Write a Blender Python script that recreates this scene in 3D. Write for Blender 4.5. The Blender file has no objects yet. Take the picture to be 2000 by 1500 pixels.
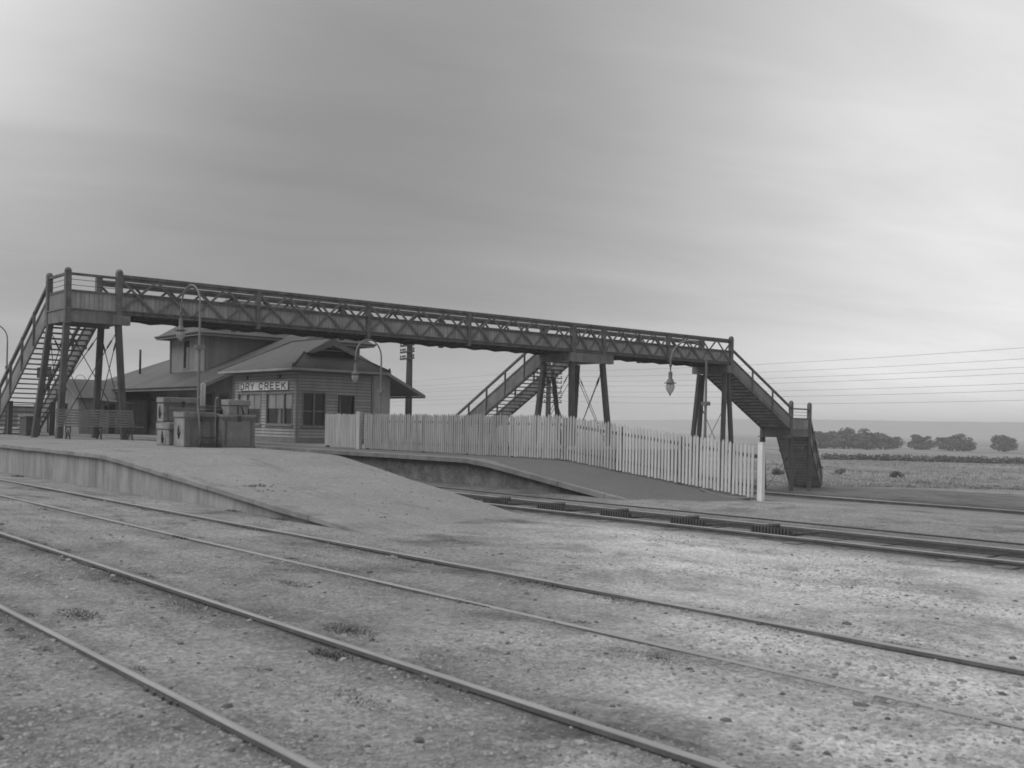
import bpy, math, random
from mathutils import Vector, Matrix, noise
R = random.Random(7)
sc = bpy.context.scene
COL = sc.collection
V = Vector

# ------------------------------------------------------------------ mesh builder
class MB:
    def __init__(s):
        s.v = []; s.f = []; s.sm = []
    def add(s, vs, fs, smooth=False):
        o = len(s.v); s.v += [tuple(p) for p in vs]
        for f in fs:
            s.f.append([i + o for i in f]); s.sm.append(smooth)
    def box(s, x0, y0, z0, x1, y1, z1):
        s.add([(x0,y0,z0),(x1,y0,z0),(x1,y1,z0),(x0,y1,z0),(x0,y0,z1),(x1,y0,z1),(x1,y1,z1),(x0,y1,z1)],
              [(0,3,2,1),(4,5,6,7),(0,1,5,4),(1,2,6,5),(2,3,7,6),(3,0,4,7)])
    def bar(s, p, q, w, h, up=(0,0,1)):
        p = V(p); q = V(q); d = (q-p).normalized(); up = V(up)
        if abs(d.dot(up)) > .98: up = V((0,1,0)) if abs(d.y) < .9 else V((1,0,0))
        a = d.cross(up).normalized()*w/2; b = a.cross(d).normalized()*h/2
        vs = [p-a-b,p+a-b,p+a+b,p-a+b,q-a-b,q+a-b,q+a+b,q-a+b]
        s.add(vs, [(0,1,2,3),(7,6,5,4),(0,4,5,1),(1,5,6,2),(2,6,7,3),(3,7,4,0)])
    def tube(s, pts, r, n=8, caps=True):
        pts = [V(p) for p in pts]; rs = r if isinstance(r, (list, tuple)) else [r]*len(pts)
        vs = []; prev = None
        for i, p in enumerate(pts):
            t = (pts[min(i+1, len(pts)-1)] - pts[max(i-1, 0)]).normalized()
            if prev is None:
                a = V((0,0,1)) if abs(t.z) < .9 else V((1,0,0))
                a = (a - t*a.dot(t)).normalized()
            else:
                a = (prev - t*prev.dot(t)).normalized()
            prev = a; b = t.cross(a)
            for k in range(n):
                c = 2*math.pi*k/n
                vs.append(p + (a*math.cos(c) + b*math.sin(c))*rs[i])
        fs = []
        for i in range(len(pts)-1):
            for k in range(n):
                fs.append((i*n+k, i*n+(k+1) % n, (i+1)*n+(k+1) % n, (i+1)*n+k))
        s.add(vs, fs, True)
        if caps:
            o = len(s.v)-len(vs)
            s.f.append([o+k for k in range(n)][::-1]); s.sm.append(False)
            s.f.append([o+(len(pts)-1)*n+k for k in range(n)]); s.sm.append(False)
    def lathe(s, c, prof, n=16, smooth=True):
        vs = []; fs = []
        for (r, z) in prof:
            for k in range(n):
                a = 2*math.pi*k/n
                vs.append((c[0]+r*math.cos(a), c[1]+r*math.sin(a), c[2]+z))
        for i in range(len(prof)-1):
            for k in range(n):
                fs.append((i*n+k, i*n+(k+1) % n, (i+1)*n+(k+1) % n, (i+1)*n+k))
        s.add(vs, fs, smooth)
    def slab(s, poly, vec):
        poly = [V(p) for p in poly]; vec = V(vec); n = len(poly)
        vs = poly + [p+vec for p in poly]
        fs = [list(range(n)), list(range(2*n-1, n-1, -1))]
        for i in range(n):
            j = (i+1) % n
            fs.append([j, i, n+i, n+j])
        s.add(vs, fs)
    def quad(s, *p):
        s.add(p, [tuple(range(len(p)))])
    def build(s, name, m, parent=None, bevel=0, label=None):
        me = bpy.data.meshes.new(name)
        o = bpy.data.objects.new(name, me); COL.objects.link(o)
        org = V((0,0,0))
        if parent is not None:
            o.parent = parent; q = parent
            while q is not None:
                org += q.location; q = q.parent
        else:
            xs = [p[0] for p in s.v]; ys = [p[1] for p in s.v]; zs = [p[2] for p in s.v]
            org = V(((min(xs)+max(xs))/2, (min(ys)+max(ys))/2, min(zs)))
            o.location = org
        me.from_pydata([V(p)-org for p in s.v], [], s.f)
        me.polygons.foreach_set('use_smooth', s.sm)
        me.validate(); me.update()
        me.materials.append(m)
        if bevel:
            b = o.modifiers.new('bevel', 'BEVEL'); b.width = bevel; b.segments = 2; b.limit_method = 'ANGLE'
        if label: o['label'] = label
        return o

def tag(o, label, cat, group=None, kind=None):
    o['label'] = label; o['category'] = cat
    if group: o['group'] = group
    if kind: o['kind'] = kind
    return o
def thing(name, loc, label, cat, group=None, kind=None):
    o = bpy.data.objects.new(name, None); COL.objects.link(o); o.location = loc
    o.empty_display_size = .2
    return tag(o, label, cat, group, kind)
def dup(root, loc, rz=0, label=None, scale=None):
    def cp(o, par):
        c = o.copy(); COL.objects.link(c)
        if par is not None: c.parent = par
        for ch in list(o.children): cp(ch, c)
        return c
    c = cp(root, None); c.location = loc; c.rotation_euler = (0,0,rz)
    if scale: c.scale = scale if isinstance(scale, tuple) else (scale,)*3
    if label: c['label'] = label
    return c

# ------------------------------------------------------------------ materials (a black-and-white photograph: greys)
def newmat(name):
    m = bpy.data.materials.new(name); m.use_nodes = True
    nt = m.node_tree; nt.nodes.clear()
    out = nt.nodes.new('ShaderNodeOutputMaterial'); bs = nt.nodes.new('ShaderNodeBsdfPrincipled')
    nt.links.new(bs.outputs[0], out.inputs[0])
    return m, nt, bs, out
def nd(nt, t, **kw):
    n = nt.nodes.new(t)
    for k, v in kw.items(): setattr(n, k, v)
    return n
def lk(nt, a, b): nt.links.new(a, b)
def mth(nt, op, a, b=None, c=None):
    n = nd(nt, 'ShaderNodeMath', operation=op)
    for i, x in enumerate((a, b, c)):
        if x is None: continue
        if isinstance(x, (int, float)): n.inputs[i].default_value = x
        else: lk(nt, x, n.inputs[i])
    return n.outputs[0]
def nz(nt, vec, scale, detail=4, rough=.6, dist=0):
    n = nd(nt, 'ShaderNodeTexNoise'); n.inputs['Scale'].default_value = scale
    n.inputs['Detail'].default_value = detail; n.inputs['Roughness'].default_value = rough
    n.inputs['Distortion'].default_value = dist
    lk(nt, vec, n.inputs['Vector']); return n.outputs['Fac']
def mapr(nt, x, a, b, c, d, smooth=False):
    n = nd(nt, 'ShaderNodeMapRange'); n.inputs[1].default_value = a; n.inputs[2].default_value = b
    n.inputs[3].default_value = c; n.inputs[4].default_value = d
    if smooth: n.interpolation_type = 'SMOOTHSTEP'
    lk(nt, x, n.inputs[0]); return n.outputs[0]
def scl(nt, vec, s):
    n = nd(nt, 'ShaderNodeVectorMath', operation='MULTIPLY'); n.inputs[1].default_value = s
    lk(nt, vec, n.inputs[0]); return n.outputs[0]
def grey(nt, x):
    n = nd(nt, 'ShaderNodeCombineColor')
    for i in range(3): lk(nt, x, n.inputs[i])
    return n.outputs[0]
def wpos(nt): return nd(nt, 'ShaderNodeNewGeometry').outputs['Position']

def mat(name, base, rough=.7, var=.25, scale=2.0, stretch=(1,1,1), fine=30, bump=.15, boards=None, spec=.3, streak=0, groove=.55, gw=.07):
    """grey paint / timber / metal with uneven tone; boards = (axis vector, spacing) draws the joints between boards"""
    m, nt, bs, out = newmat(name); p = wpos(nt)
    a = nz(nt, scl(nt, p, stretch), scale, 5, .6); b = nz(nt, scl(nt, p, stretch), fine, 3, .6)
    k = mapr(nt, a, .3, .7, 1-var, 1+var); k2 = mapr(nt, b, .3, .7, 1-var*.4, 1+var*.4)
    c = mth(nt, 'MULTIPLY', mth(nt, 'MULTIPLY', k, k2), base)
    h = b
    if streak:
        st = nz(nt, scl(nt, p, (3.0, 3.0, .22)), 1.6, 5, .65)
        c = mth(nt, 'MULTIPLY', c, mapr(nt, st, .42, .68, 1, 1-streak))
    if boards:
        ax, sp = boards
        d = nd(nt, 'ShaderNodeVectorMath', operation='DOT_PRODUCT'); d.inputs[1].default_value = ax; lk(nt, p, d.inputs[0])
        q = mth(nt, 'DIVIDE', d.outputs['Value'], sp)
        fr = mth(nt, 'FRACT', q); fl = mth(nt, 'FLOOR', q)
        e = mth(nt, 'MINIMUM', fr, mth(nt, 'SUBTRACT', 1, fr))
        gr = mapr(nt, e, .0, gw, groove, 1)
        wn = nd(nt, 'ShaderNodeTexWhiteNoise', noise_dimensions='1D'); lk(nt, fl, wn.inputs['W'])
        c = mth(nt, 'MULTIPLY', mth(nt, 'MULTIPLY', c, gr), mapr(nt, wn.outputs['Value'], 0, 1, .9, 1.1))
        h = mth(nt, 'ADD', mth(nt, 'MULTIPLY', b, .3), gr)
    lk(nt, grey(nt, c), bs.inputs['Base Color'])
    bs.inputs['Roughness'].default_value = rough; bs.inputs['Specular IOR Level'].default_value = spec
    bm = nd(nt, 'ShaderNodeBump'); bm.inputs['Strength'].default_value = bump; bm.inputs['Distance'].default_value = .02
    lk(nt, h, bm.inputs['Height']); lk(nt, bm.outputs[0], bs.inputs['Normal'])
    return m

M = {}
M['truss'] = mat('bridge_paint', .2, .6, .3, 1.6, streak=.3)
M['chord'] = mat('bridge_rail_paint', .14, .55, .38, 2.2, fine=14, streak=.25)
M['lattice'] = mat('bridge_lattice_paint', .14, .6, .25, 2)
M['panelx'] = mat('bridge_panel_boards', .35, .65, .28, .9, boards=((1,0,0), .165), streak=.34, groove=.45, gw=.1)
M['panely'] = mat('bridge_side_boards', .22, .65, .2, .9, boards=((0,1,0), .165), streak=.15)
M['stairpanel'] = mat('stair_side_boards', .26, .65, .2, 1.1, bump=.1, streak=.15)
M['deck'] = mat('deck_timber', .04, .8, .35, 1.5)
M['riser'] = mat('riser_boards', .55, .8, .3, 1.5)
M['tread'] = mat('tread_timber', .17, .8, .3, 2)
M['leg'] = mat('trestle_leg_paint', .10, .6, .3, 1.3, streak=.2)
M['rod'] = mat('brace_rod_iron', .05, .5, .2, 3)
M['weather'] = mat('weatherboard_paint', .345, .65, .16, .8, streak=.12, boards=((0,0,1), .136), groove=.3, gw=.16)  # dark lap lines: joint dirt, with shade under each lap painted in
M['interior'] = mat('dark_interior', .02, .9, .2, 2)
M['trim'] = mat('trim_paint', .20, .55, .15, 2)
M['fascia'] = mat('fascia_paint', .33, .55, .15, 1.5, streak=.1)
M['roof'] = mat('roof_iron', .088, .55, .22, .5, fine=6, bump=.1, streak=.12, boards=((0,1,0), .76), groove=.8, gw=.05)
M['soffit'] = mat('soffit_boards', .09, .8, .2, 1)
M['tower'] = mat('upper_storey_boards', .24, .7, .15, .7, boards=((1,1,0), .35), streak=.1, groove=.86)
M['mainwall'] = mat('station_wall', .26, .75, .2, .8, boards=((1,1,0), .30))
M['palewall'] = mat('pale_panel', .30, .75, .14, 1.2, streak=.1)
M['shed'] = mat('shed_boards', .30, .75, .18, 1.0, boards=((1,1,0), .24), streak=.15)
M['dark'] = mat('dark_paint', .035, .6, .2, 3)
M['blind'] = mat('window_blind', .62, .8, .12, 2, boards=((0,1,0), .19), groove=.7)
M['curtain'] = mat('pale_curtain', .5, .85, .12, 4)
M['signwhite'] = mat('sign_white', .72, .5, .08, 3, streak=.08)
M['signblack'] = mat('sign_letters', .055, .55, .15, 6)
M['white'] = mat('white_paint', .86, .6, .12, 1.5, fine=20, streak=.18)
M['picket'] = mat('picket_exposure_dim', .34, .75, .16, 1.2, fine=14, streak=.22, stretch=(6,6,1))  # picket tones step from dim to bright, painting uneven exposure along the fence
M['picketbright'] = mat('picket_exposure_bright', .60, .75, .12, 1.2, fine=14, streak=.15, stretch=(6,6,1))
M['picketmid'] = mat('picket_tone_mid', .46, .75, .14, 1.2, fine=14, streak=.2, stretch=(6,6,1))
M['fencerail'] = mat('fence_rail_timber', .13, .8, .25, 2)
M['crate'] = mat('trunk_canvas', .21, .7, .38, 1.5, fine=22, streak=.12)
M['cratepale'] = mat('trunk_end_canvas', .27, .7, .34, 2.2, fine=22, streak=.1)
M['batten'] = mat('trunk_batten', .13, .6, .25, 3)
M['strap'] = mat('leather_strap', .06, .6, .2, 5)
M['box'] = mat('small_box_timber', .24, .75, .25, 4)
M['suitcase'] = mat('dark_case_leather', .06, .5, .3, 4)
M['bench'] = mat('bench_slat_paint', .2, .65, .2, 3)
M['iron'] = mat('cast_iron', .055, .5, .2, 5)
M['lamp'] = mat('lamp_pipe', .19, .5, .2, 2)
M['lantern'] = mat('lantern_hood', .13, .45, .2, 6)
M['pole'] = mat('telegraph_pole_timber', .07, .85, .3, 1, stretch=(4,4,.4))
M['wire'] = mat('telegraph_wire', .22, .5, .1, 1)
M['rail'] = mat('rail_side_rust', .12, .7, .25, 4)
M['railhead'] = mat('rail_head_worn', .30, .42, .2, 3, stretch=(6,.4,1), spec=.6)
M['brick'] = mat('brick_store', .10, .9, .3, 6)
M['grate'] = mat('roller_frame_iron', .085, .6, .25, 5)
M['stone'] = None
M['leaf'] = mat('tree_foliage', .13, .85, .5, .9, fine=4)
M['bark'] = mat('tree_bark', .09, .9, .3, 2)
M['bushleaf'] = mat('bush_foliage', .15, .85, .4, 1.2, fine=5)
M['weed'] = mat('weed_leaf', .12, .85, .35, 6)
M['rock'] = mat('gravel_stone', .29, .9, .5, 9, fine=40)
M['clod'] = mat('dark_clod', .12, .95, .3, 9)

def glass_mat():
    m, nt, bs, out = newmat('window_glass'); nt.nodes.remove(bs)
    t = nd(nt, 'ShaderNodeBsdfTransparent'); t.inputs[0].default_value = (.95,.95,.95,1)
    g = nd(nt, 'ShaderNodeBsdfGlossy'); g.inputs['Roughness'].default_value = .03; g.inputs[0].default_value = (.9,.9,.9,1)
    fr = nd(nt, 'ShaderNodeFresnel'); fr.inputs[0].default_value = 1.5
    mx = nd(nt, 'ShaderNodeMixShader'); lk(nt, fr.outputs[0], mx.inputs[0]); lk(nt, t.outputs[0], mx.inputs[1]); lk(nt, g.outputs[0], mx.inputs[2])
    lk(nt, mx.outputs[0], out.inputs[0]); return m
M['glass'] = glass_mat()
def globe_mat():
    m, nt, bs, out = newmat('lantern_globe_glass')
    bs.inputs['Base Color'].default_value = (.62,.62,.62,1); bs.inputs['Roughness'].default_value = .12
    t = nd(nt, 'ShaderNodeBsdfTransparent'); t.inputs[0].default_value = (.85,.85,.85,1)
    mx = nd(nt, 'ShaderNodeMixShader'); mx.inputs[0].default_value = .55
    lk(nt, t.outputs[0], mx.inputs[1]); lk(nt, bs.outputs[0], mx.inputs[2]); lk(nt, mx.outputs[0], out.inputs[0]); return m
M['globe'] = globe_mat()

def concrete_mat():
    m, nt, bs, out = newmat('platform_wall_concrete'); p = wpos(nt)
    a = nz(nt, p, .7, 5, .6)
    st = nz(nt, scl(nt, p, (1, 1.1, .22)), 1.5, 6, .72, .35)      # run-off stains down the face
    st2 = nz(nt, scl(nt, p, (1, 3.2, .4)), 1.1, 6, .75, .5)
    c = mth(nt, 'MULTIPLY', mapr(nt, a, .3, .7, .29, .42), mapr(nt, st, .46, .74, 1, .5))
    c = mth(nt, 'MULTIPLY', c, mapr(nt, st2, .5, .78, 1, .6))
    lk(nt, grey(nt, c), bs.inputs['Base Color']); bs.inputs['Roughness'].default_value = .9; bs.inputs['Specular IOR Level'].default_value = .15
    b = nd(nt, 'ShaderNodeBump'); b.inputs['Strength'].default_value = .3; b.inputs['Distance'].default_value = .03
    lk(nt, nz(nt, p, 9, 6, .65), b.inputs['Height']); lk(nt, b.outputs[0], bs.inputs['Normal']); return m
M['concrete'] = concrete_mat()
def stone_mat():
    m, nt, bs, out = newmat('dark_rubble_wall'); p = wpos(nt)
    v = nd(nt, 'ShaderNodeTexVoronoi'); v.inputs['Scale'].default_value = 2.6; lk(nt, scl(nt, p, (1,1,1.6)), v.inputs['Vector'])
    sp = nd(nt, 'ShaderNodeSeparateColor'); lk(nt, v.outputs['Color'], sp.inputs[0])
    a = nz(nt, p, 1.5, 6, .65); b_ = nz(nt, p, 14, 4, .6)
    c = mth(nt, 'MULTIPLY', mapr(nt, a, .3, .7, .095, .21), mapr(nt, sp.outputs[0], 0, 1, .8, 1.2))
    c = mth(nt, 'MULTIPLY', c, mapr(nt, b_, .3, .7, .75, 1.25))
    lk(nt, grey(nt, c), bs.inputs['Base Color']); bs.inputs['Roughness'].default_value = .95; bs.inputs['Specular IOR Level'].default_value = .1
    b = nd(nt, 'ShaderNodeBump'); b.inputs['Strength'].default_value = .5; b.inputs['Distance'].default_value = .05
    lk(nt, mth(nt, 'ADD', b_, v.outputs['Distance']), b.inputs['Height']); lk(nt, b.outputs[0], bs.inputs['Normal']); return m
M['stone'] = stone_mat()

def ground_mat(name, mode):
    """pale trampled gravel; mode 'ground' adds ballast beds, stains and the far field, 'platform' is rolled gravel, 'ramp' is tarred"""
    m, nt, bs, out = newmat(name); p = wpos(nt)
    sep = nd(nt, 'ShaderNodeSeparateXYZ'); lk(nt, p, sep.inputs[0]); X, Y = sep.outputs[0], sep.outputs[1]
    big = nz(nt, p, .16, 4, .55); mid = nz(nt, p, .9, 5, .6, .3); fin = nz(nt, p, 16, 5, .7); gr = nz(nt, p, 46, 3, .6)
    dx = nd(nt, 'ShaderNodeTexVoronoi'); dx.inputs['Scale'].default_value = 30; lk(nt, p, dx.inputs['Vector'])
    sp = nd(nt, 'ShaderNodeSeparateColor'); lk(nt, dx.outputs['Color'], sp.inputs[0])
    base = {'ground': .27, 'platform': .27, 'ramp': .15}[mode]
    amp = {'ground': 1.0, 'platform': .55, 'ramp': .4}[mode]
    c = mapr(nt, big, .3, .7, base*(1-.14*amp), base*(1+.14*amp))
    c = mth(nt, 'MULTIPLY', c, mapr(nt, mid, .3, .7, 1-.16*amp, 1+.16*amp))
    c = mth(nt, 'MULTIPLY', c, mapr(nt, fin, .3, .7, 1-.28*amp, 1+.28*amp))
    c = mth(nt, 'MULTIPLY', c, mapr(nt, gr, .3, .7, 1-.26*amp, 1+.26*amp))
    c = mth(nt, 'MULTIPLY', c, mapr(nt, sp.outputs[0], 0, 1, 1-.22*amp, 1+.22*amp))
    h = mth(nt, 'ADD', mth(nt, 'MULTIPLY', fin, .6), mth(nt, 'MULTIPLY', gr, .4))
    if mode == 'platform':
        s1 = nz(nt, scl(nt, p, (1.6, .3, 1)), 1.4, 6, .7, .4)
        c = mth(nt, 'MULTIPLY', c, mapr(nt, s1, .54, .72, 1, .66))
        s2 = nz(nt, p, 3.4, 4, .7)
        c = mth(nt, 'MULTIPLY', c, mapr(nt, s2, .63, .70, 1, .6))
    if mode == 'ground':
        # dark, oily stains and damp patches in the yard
        s1 = nz(nt, scl(nt, p, (1.0, .75, 1)), .75, 6, .68, .5)
        c = mth(nt, 'MULTIPLY', c, mapr(nt, s1, .51, .68, 1, .52))
        s2 = nz(nt, scl(nt, p, (1, .7, 1)), 2.6, 6, .72, .4)
        c = mth(nt, 'MULTIPLY', c, mapr(nt, s2, .57, .70, 1, .55))
        s3 = nz(nt, scl(nt, p, (2.2, .09, 1)), 1.0, 5, .6)
        c = mth(nt, 'MULTIPLY', c, mapr(nt, s3, .3, .7, .88, 1.1))
        # cinders and dirt gathered along each rail
        wob = mapr(nt, nz(nt, p, .9, 4, .6), .3, .7, -.3, .3)
        for rx, wd, dk in ((2.67,.5,.68), (4.27,.6,.55), (6.40,.5,.68), (7.88,.5,.68)):
            d = mth(nt, 'ABSOLUTE', mth(nt, 'SUBTRACT', X, rx))
            d = mth(nt, 'ADD', d, mth(nt, 'ABSOLUTE', wob))
            c = mth(nt, 'MULTIPLY', c, mapr(nt, d, .05, wd, dk, 1))
        # ballast bed of the track between the platforms
        e = mth(nt, 'ADD', X, wob)
        bed = mth(nt, 'MULTIPLY', mapr(nt, e, 13.4, 13.9, 0, 1), mapr(nt, e, 16.6, 17.6, 1, 0))
        c = mth(nt, 'MULTIPLY', c, mapr(nt, bed, 0, 1, 1, .8))
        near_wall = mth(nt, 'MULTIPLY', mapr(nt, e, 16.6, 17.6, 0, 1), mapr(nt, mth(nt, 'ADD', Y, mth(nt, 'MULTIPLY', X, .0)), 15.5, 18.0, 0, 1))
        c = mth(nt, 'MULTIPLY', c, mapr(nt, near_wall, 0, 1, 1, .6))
        # gravel lightened toward the right of the view: uneven exposure painted into its colour
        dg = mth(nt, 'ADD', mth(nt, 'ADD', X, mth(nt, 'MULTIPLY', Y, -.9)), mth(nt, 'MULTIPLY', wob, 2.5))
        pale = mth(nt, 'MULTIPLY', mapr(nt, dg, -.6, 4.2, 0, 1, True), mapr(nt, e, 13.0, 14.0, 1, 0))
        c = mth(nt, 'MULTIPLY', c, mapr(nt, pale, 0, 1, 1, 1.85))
        # cinder strip by the far siding, then pale path, then the field
        wob2 = mapr(nt, nz(nt, p, .25, 4, .6), .3, .7, -3, 3)
        e2 = mth(nt, 'ADD', X, wob2)
        cin = mth(nt, 'MULTIPLY', mapr(nt, e2, 27, 31, 0, 1), mapr(nt, e2, 54, 57, 1, 0))
        c = mth(nt, 'MULTIPLY', c, mapr(nt, cin, 0, 1, 1, .62))
        fld = mapr(nt, e2, 67, 71, 0, 1)
        ft = nz(nt, scl(nt, p, (.5, .25, 1)), .12, 6, .65)
        fg = mapr(nt, nz(nt, p, 1.1, 5, .7), .3, .7, .7, 1.3)
        fc = mth(nt, 'MULTIPLY', mapr(nt, ft, .3, .7, .14, .34), fg)
        c = mth(nt, 'ADD', mth(nt, 'MULTIPLY', c, mth(nt, 'SUBTRACT', 1, fld)), mth(nt, 'MULTIPLY', fc, fld))
    lk(nt, grey(nt, c), bs.inputs['Base Color']); bs.inputs['Roughness'].default_value = .95; bs.inputs['Specular IOR Level'].default_value = .12
    b = nd(nt, 'ShaderNodeBump'); b.inputs['Strength'].default_value = .45*amp; b.inputs['Distance'].default_value = .03
    lk(nt, h, b.inputs['Height']); lk(nt, b.outputs[0], bs.inputs['Normal']); return m
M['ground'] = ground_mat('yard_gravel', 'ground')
M['platform'] = ground_mat('platform_gravel', 'platform')
M['ramp'] = ground_mat('tarred_platform', 'ramp')
M['hill'] = mat('hill_scrub', .2, .9, .25, .012, fine=.03, bump=0)

# ------------------------------------------------------------------ terrain
def lerp(a, b, t): return a+(b-a)*t
def pl(x, pts):
    if x <= pts[0][0]: return pts[0][1]
    for (a, b), (c, d) in zip(pts, pts[1:]):
        if x <= c: return lerp(b, d, (x-a)/(c-a))
    return pts[-1][1]
def gz(x, y=0):
    z = pl(x, [(17.5, 0), (20.6, .09), (21.4, .06), (30, -.42), (44, -1.35), (54, -1.95), (75, -1.97), (150, -2.2), (300, -3.0), (9000, -3.0)])
    if -2 < x < 70 and -5 < y < 70:
        z += .018*noise.noise(V((x*.7, y*.7, 0))) + .03*noise.noise(V((x*.2, y*.2, 5)))*(1 if x > 22 else .3)
    return z
def axis(dense0, dense1, step, far0, far1):
    a = []; x = dense0
    while x < dense1: a.append(x); x += step
    s = step
    while x < far1: a.append(x); s *= 1.22; x += s
    a.append(far1); s = step; x = dense0
    pre = []
    while True:
        s *= 1.3; x -= s
        if x < far0: break
        pre.append(x)
    return [far0] + pre[::-1] + a
gx = axis(-2, 24, .4, -500, 2350); gy = axis(-2, 30, .4, -500, 2350)
mb = MB()
mb.add([(x, y, gz(x, y)) for y in gy for x in gx],
       [(j*len(gx)+i, j*len(gx)+i+1, (j+1)*len(gx)+i+1, (j+1)*len(gx)+i) for j in range(len(gy)-1) for i in range(len(gx)-1)], True)
g = mb.build('ground', M['ground']); tag(g, 'pale gravel yard beside the tracks, running out to a dark field', 'ground', kind='structure')

# hills along the horizon
A = math.radians(37.2)
mb = MB(); n = 150; rows = []
for i in range(n+1):
    u = -1400 + 5200*i/n
    ang = A + math.atan((u-800)/2052)
    hh = 21.5*max(0, min(1, (u-300)/1200))**1.3*(1 if u < 1500 else 1+.00012*(u-1500)) + 1.7*noise.noise(V((u*.004, 1, 0))) + .75*noise.noise(V((u*.02, 3, 0)))
    hh = max(hh, .4)+1.9
    ring = []
    for rr, k in ((1650, -4), (1780, .25*hh), (1900, .8*hh), (2000, hh), (2150, .9*hh), (2290, -4)):
        ring.append((rr*math.sin(ang), rr*math.cos(ang), k-.2 if k > 0 else k))
    rows.append(ring)
mb.add([p for r in rows for p in r], [(i*6+k, i*6+k+1, (i+1)*6+k+1, (i+1)*6+k) for i in range(n) for k in range(5)], True)
h = mb.build('hills', M['hill']); tag(h, 'low hazy hills along the horizon behind the field', 'hills', kind='structure')

# ------------------------------------------------------------------ platforms
def xfar(y): return pl(y, [(12, 13.6), (14.7, 13.66), (21, 13.95), (23.5, 14.5), (27, 14.95), (36, 15.2), (80, 15.3)])
def z1(s, y):
    ys = lerp(23.9, 21.2, s); ye = lerp(12.4, 14.3, s)
    zm = pl(s, [(0, .81), (.12, .835), (.5, .90), (.9, .885), (1, .87)])
    t = (y-ye)/(ys-ye)
    if t <= 0: z = -.02 + .01*t
    elif t < .06: z = zm*t*t/.12 - .02*(1-t/.06)
    elif t < .96: z = zm*(t-.03)*.985/.95
    elif t < 1.1: q = (t-.96)/.14; z = zm*(lerp(.9643, 1, q*(2-q)))
    else: z = zm
    return z + .012*noise.noise(V((s*6, y*.8, 2))) + .018*noise.noise(V((s*2.2, y*.3, 7)))
plat = thing('platform', (12, 30, 0), 'near station platform of pale rolled gravel with a long ramp end', 'platform', kind='structure')
mb = MB(); ys = [10.5+.25*i for i in range(80)] + [30.5+1.5*i for i in range(33)]; ss = [i/14 for i in range(15)]
mb.add([(lerp(9.15, xfar(y), s), y, z1(s, y)) for y in ys for s in ss],
       [(j*15+i, j*15+i+1, (j+1)*15+i+1, (j+1)*15+i) for j in range(len(ys)-1) for i in range(14)], True)
mb.build('surface', M['platform'], plat)
mb = MB()                                             # stained concrete face on the near side
yw = [y for y in ys if y >= 12.2]
for a, b in zip(yw, yw[1:]):
    za = max(z1(0, a)-.075, -.1); zb = max(z1(0, b)-.075, -.1)
    mb.quad((9.17, b, -.3), (9.17, a, -.3), (9.17, a, za), (9.17, b, zb))
mb.build('retaining_wall', M['concrete'], plat)
mb = MB()                                             # overhanging edge coping
for a, b in zip(yw, yw[1:]):
    za = z1(0, a); zb = z1(0, b)
    vs = [(9.07,a,za-.085),(9.4,a,za-.085),(9.4,a,za+.006),(9.07,a,za-.004),(9.07,b,zb-.085),(9.4,b,zb-.085),(9.4,b,zb+.006),(9.07,b,zb-.004)]
    mb.add(vs, [(0,1,5,4),(2,3,7,6),(3,0,4,7)])
mb.build('coping', mat('coping_concrete', .25, .9, .28, 1.6, fine=14, bump=.4, boards=((0,1,0), 1.83), groove=.45, gw=.012), plat)
mb = MB(); yf = [y for y in ys if y >= 14]
for a, b in zip(yf, yf[1:]):
    mb.quad((xfar(a), a, -.3), (xfar(b), b, -.3), (xfar(b), b, z1(1, b)-.002), (xfar(a), a, z1(1, a)-.002))
mb.build('back_wall', M['stone'], plat)

def z2(y):
    t = (y-15.9)/(21.4-15.9)
    if t <= 0: return -.03
    z = .75*min(1, t)
    if .9 < t < 1.1: z = lerp(.675, .75, (t-.9)/.2) if t < 1 else .75 - .0375*max(0, 1.1-t)/.1*.5
    return z
def z2f(y):      # under the fence: the ramp runs on to the end post
    return pl(y, [(13.0, .02), (14.2, .09), (20.4, .75), (60, .75)])
plat2 = thing('platform', (22, 30, 0), 'far station platform with dark stone wall, tarred ramp and white picket fence', 'platform', kind='structure')
mb = MB(); ys2 = [12.6+.3*i for i in range(66)] + [32.6+4*i for i in range(16)]; ss2 = [0, .12, .3, .5, .7, .85, 1]
mb.add([(lerp(18.55, 21.05, s), y, lerp(z2(y), z2f(y), s**.9) + .006*noise.noise(V((s*4, y, 0)))) for y in ys2 for s in ss2],
       [(j*7+i, j*7+i+1, (j+1)*7+i+1, (j+1)*7+i) for j in range(len(ys2)-1) for i in range(6)], True)
mb.build('surface', M['ramp'], plat2)
mb = MB(); mb.box(21.05, 31, -.5, 40, 92, .745); mb.build('forecourt', M['platform'], plat2)
mb = MB()
for a, b in zip(ys2, ys2[1:]):
    if b < 15.9: continue
    mb.quad((18.6, b, -.4), (18.6, a, -.4), (18.6, a, max(-.1, z2(a)-.1)), (18.6, b, max(-.1, z2(b)-.1)))
mb.build('retaining_wall', M['stone'], plat2)
mb = MB()
for a, b in zip(ys2, ys2[1:]):
    if b < 16.0: continue
    za = z2(a)+.012; zb = z2(b)+.012
    vs = [(18.42,a,za-.12),(18.95,a,za-.12),(18.95,a,za),(18.42,a,za-.005),(18.42,b,zb-.12),(18.95,b,zb-.12),(18.95,b,zb),(18.42,b,zb-.005)]
    mb.add(vs, [(0,1,5,4),(2,3,7,6),(3,0,4,7)])
mb.build('coping', mat('coping_stone', .19, .9, .3, 1.5, fine=14, bump=.4, boards=((0,1,0), 1.52), groove=.4, gw=.014), plat2)
mb = MB()
for a, b in zip(ys2, ys2[1:]):
    if b > 31.3: break
    mb.quad((21.05, a, -.6), (21.05, b, -.6), (21.05, b, z2f(b)-.003), (21.05, a, z2f(a)-.003))
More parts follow.
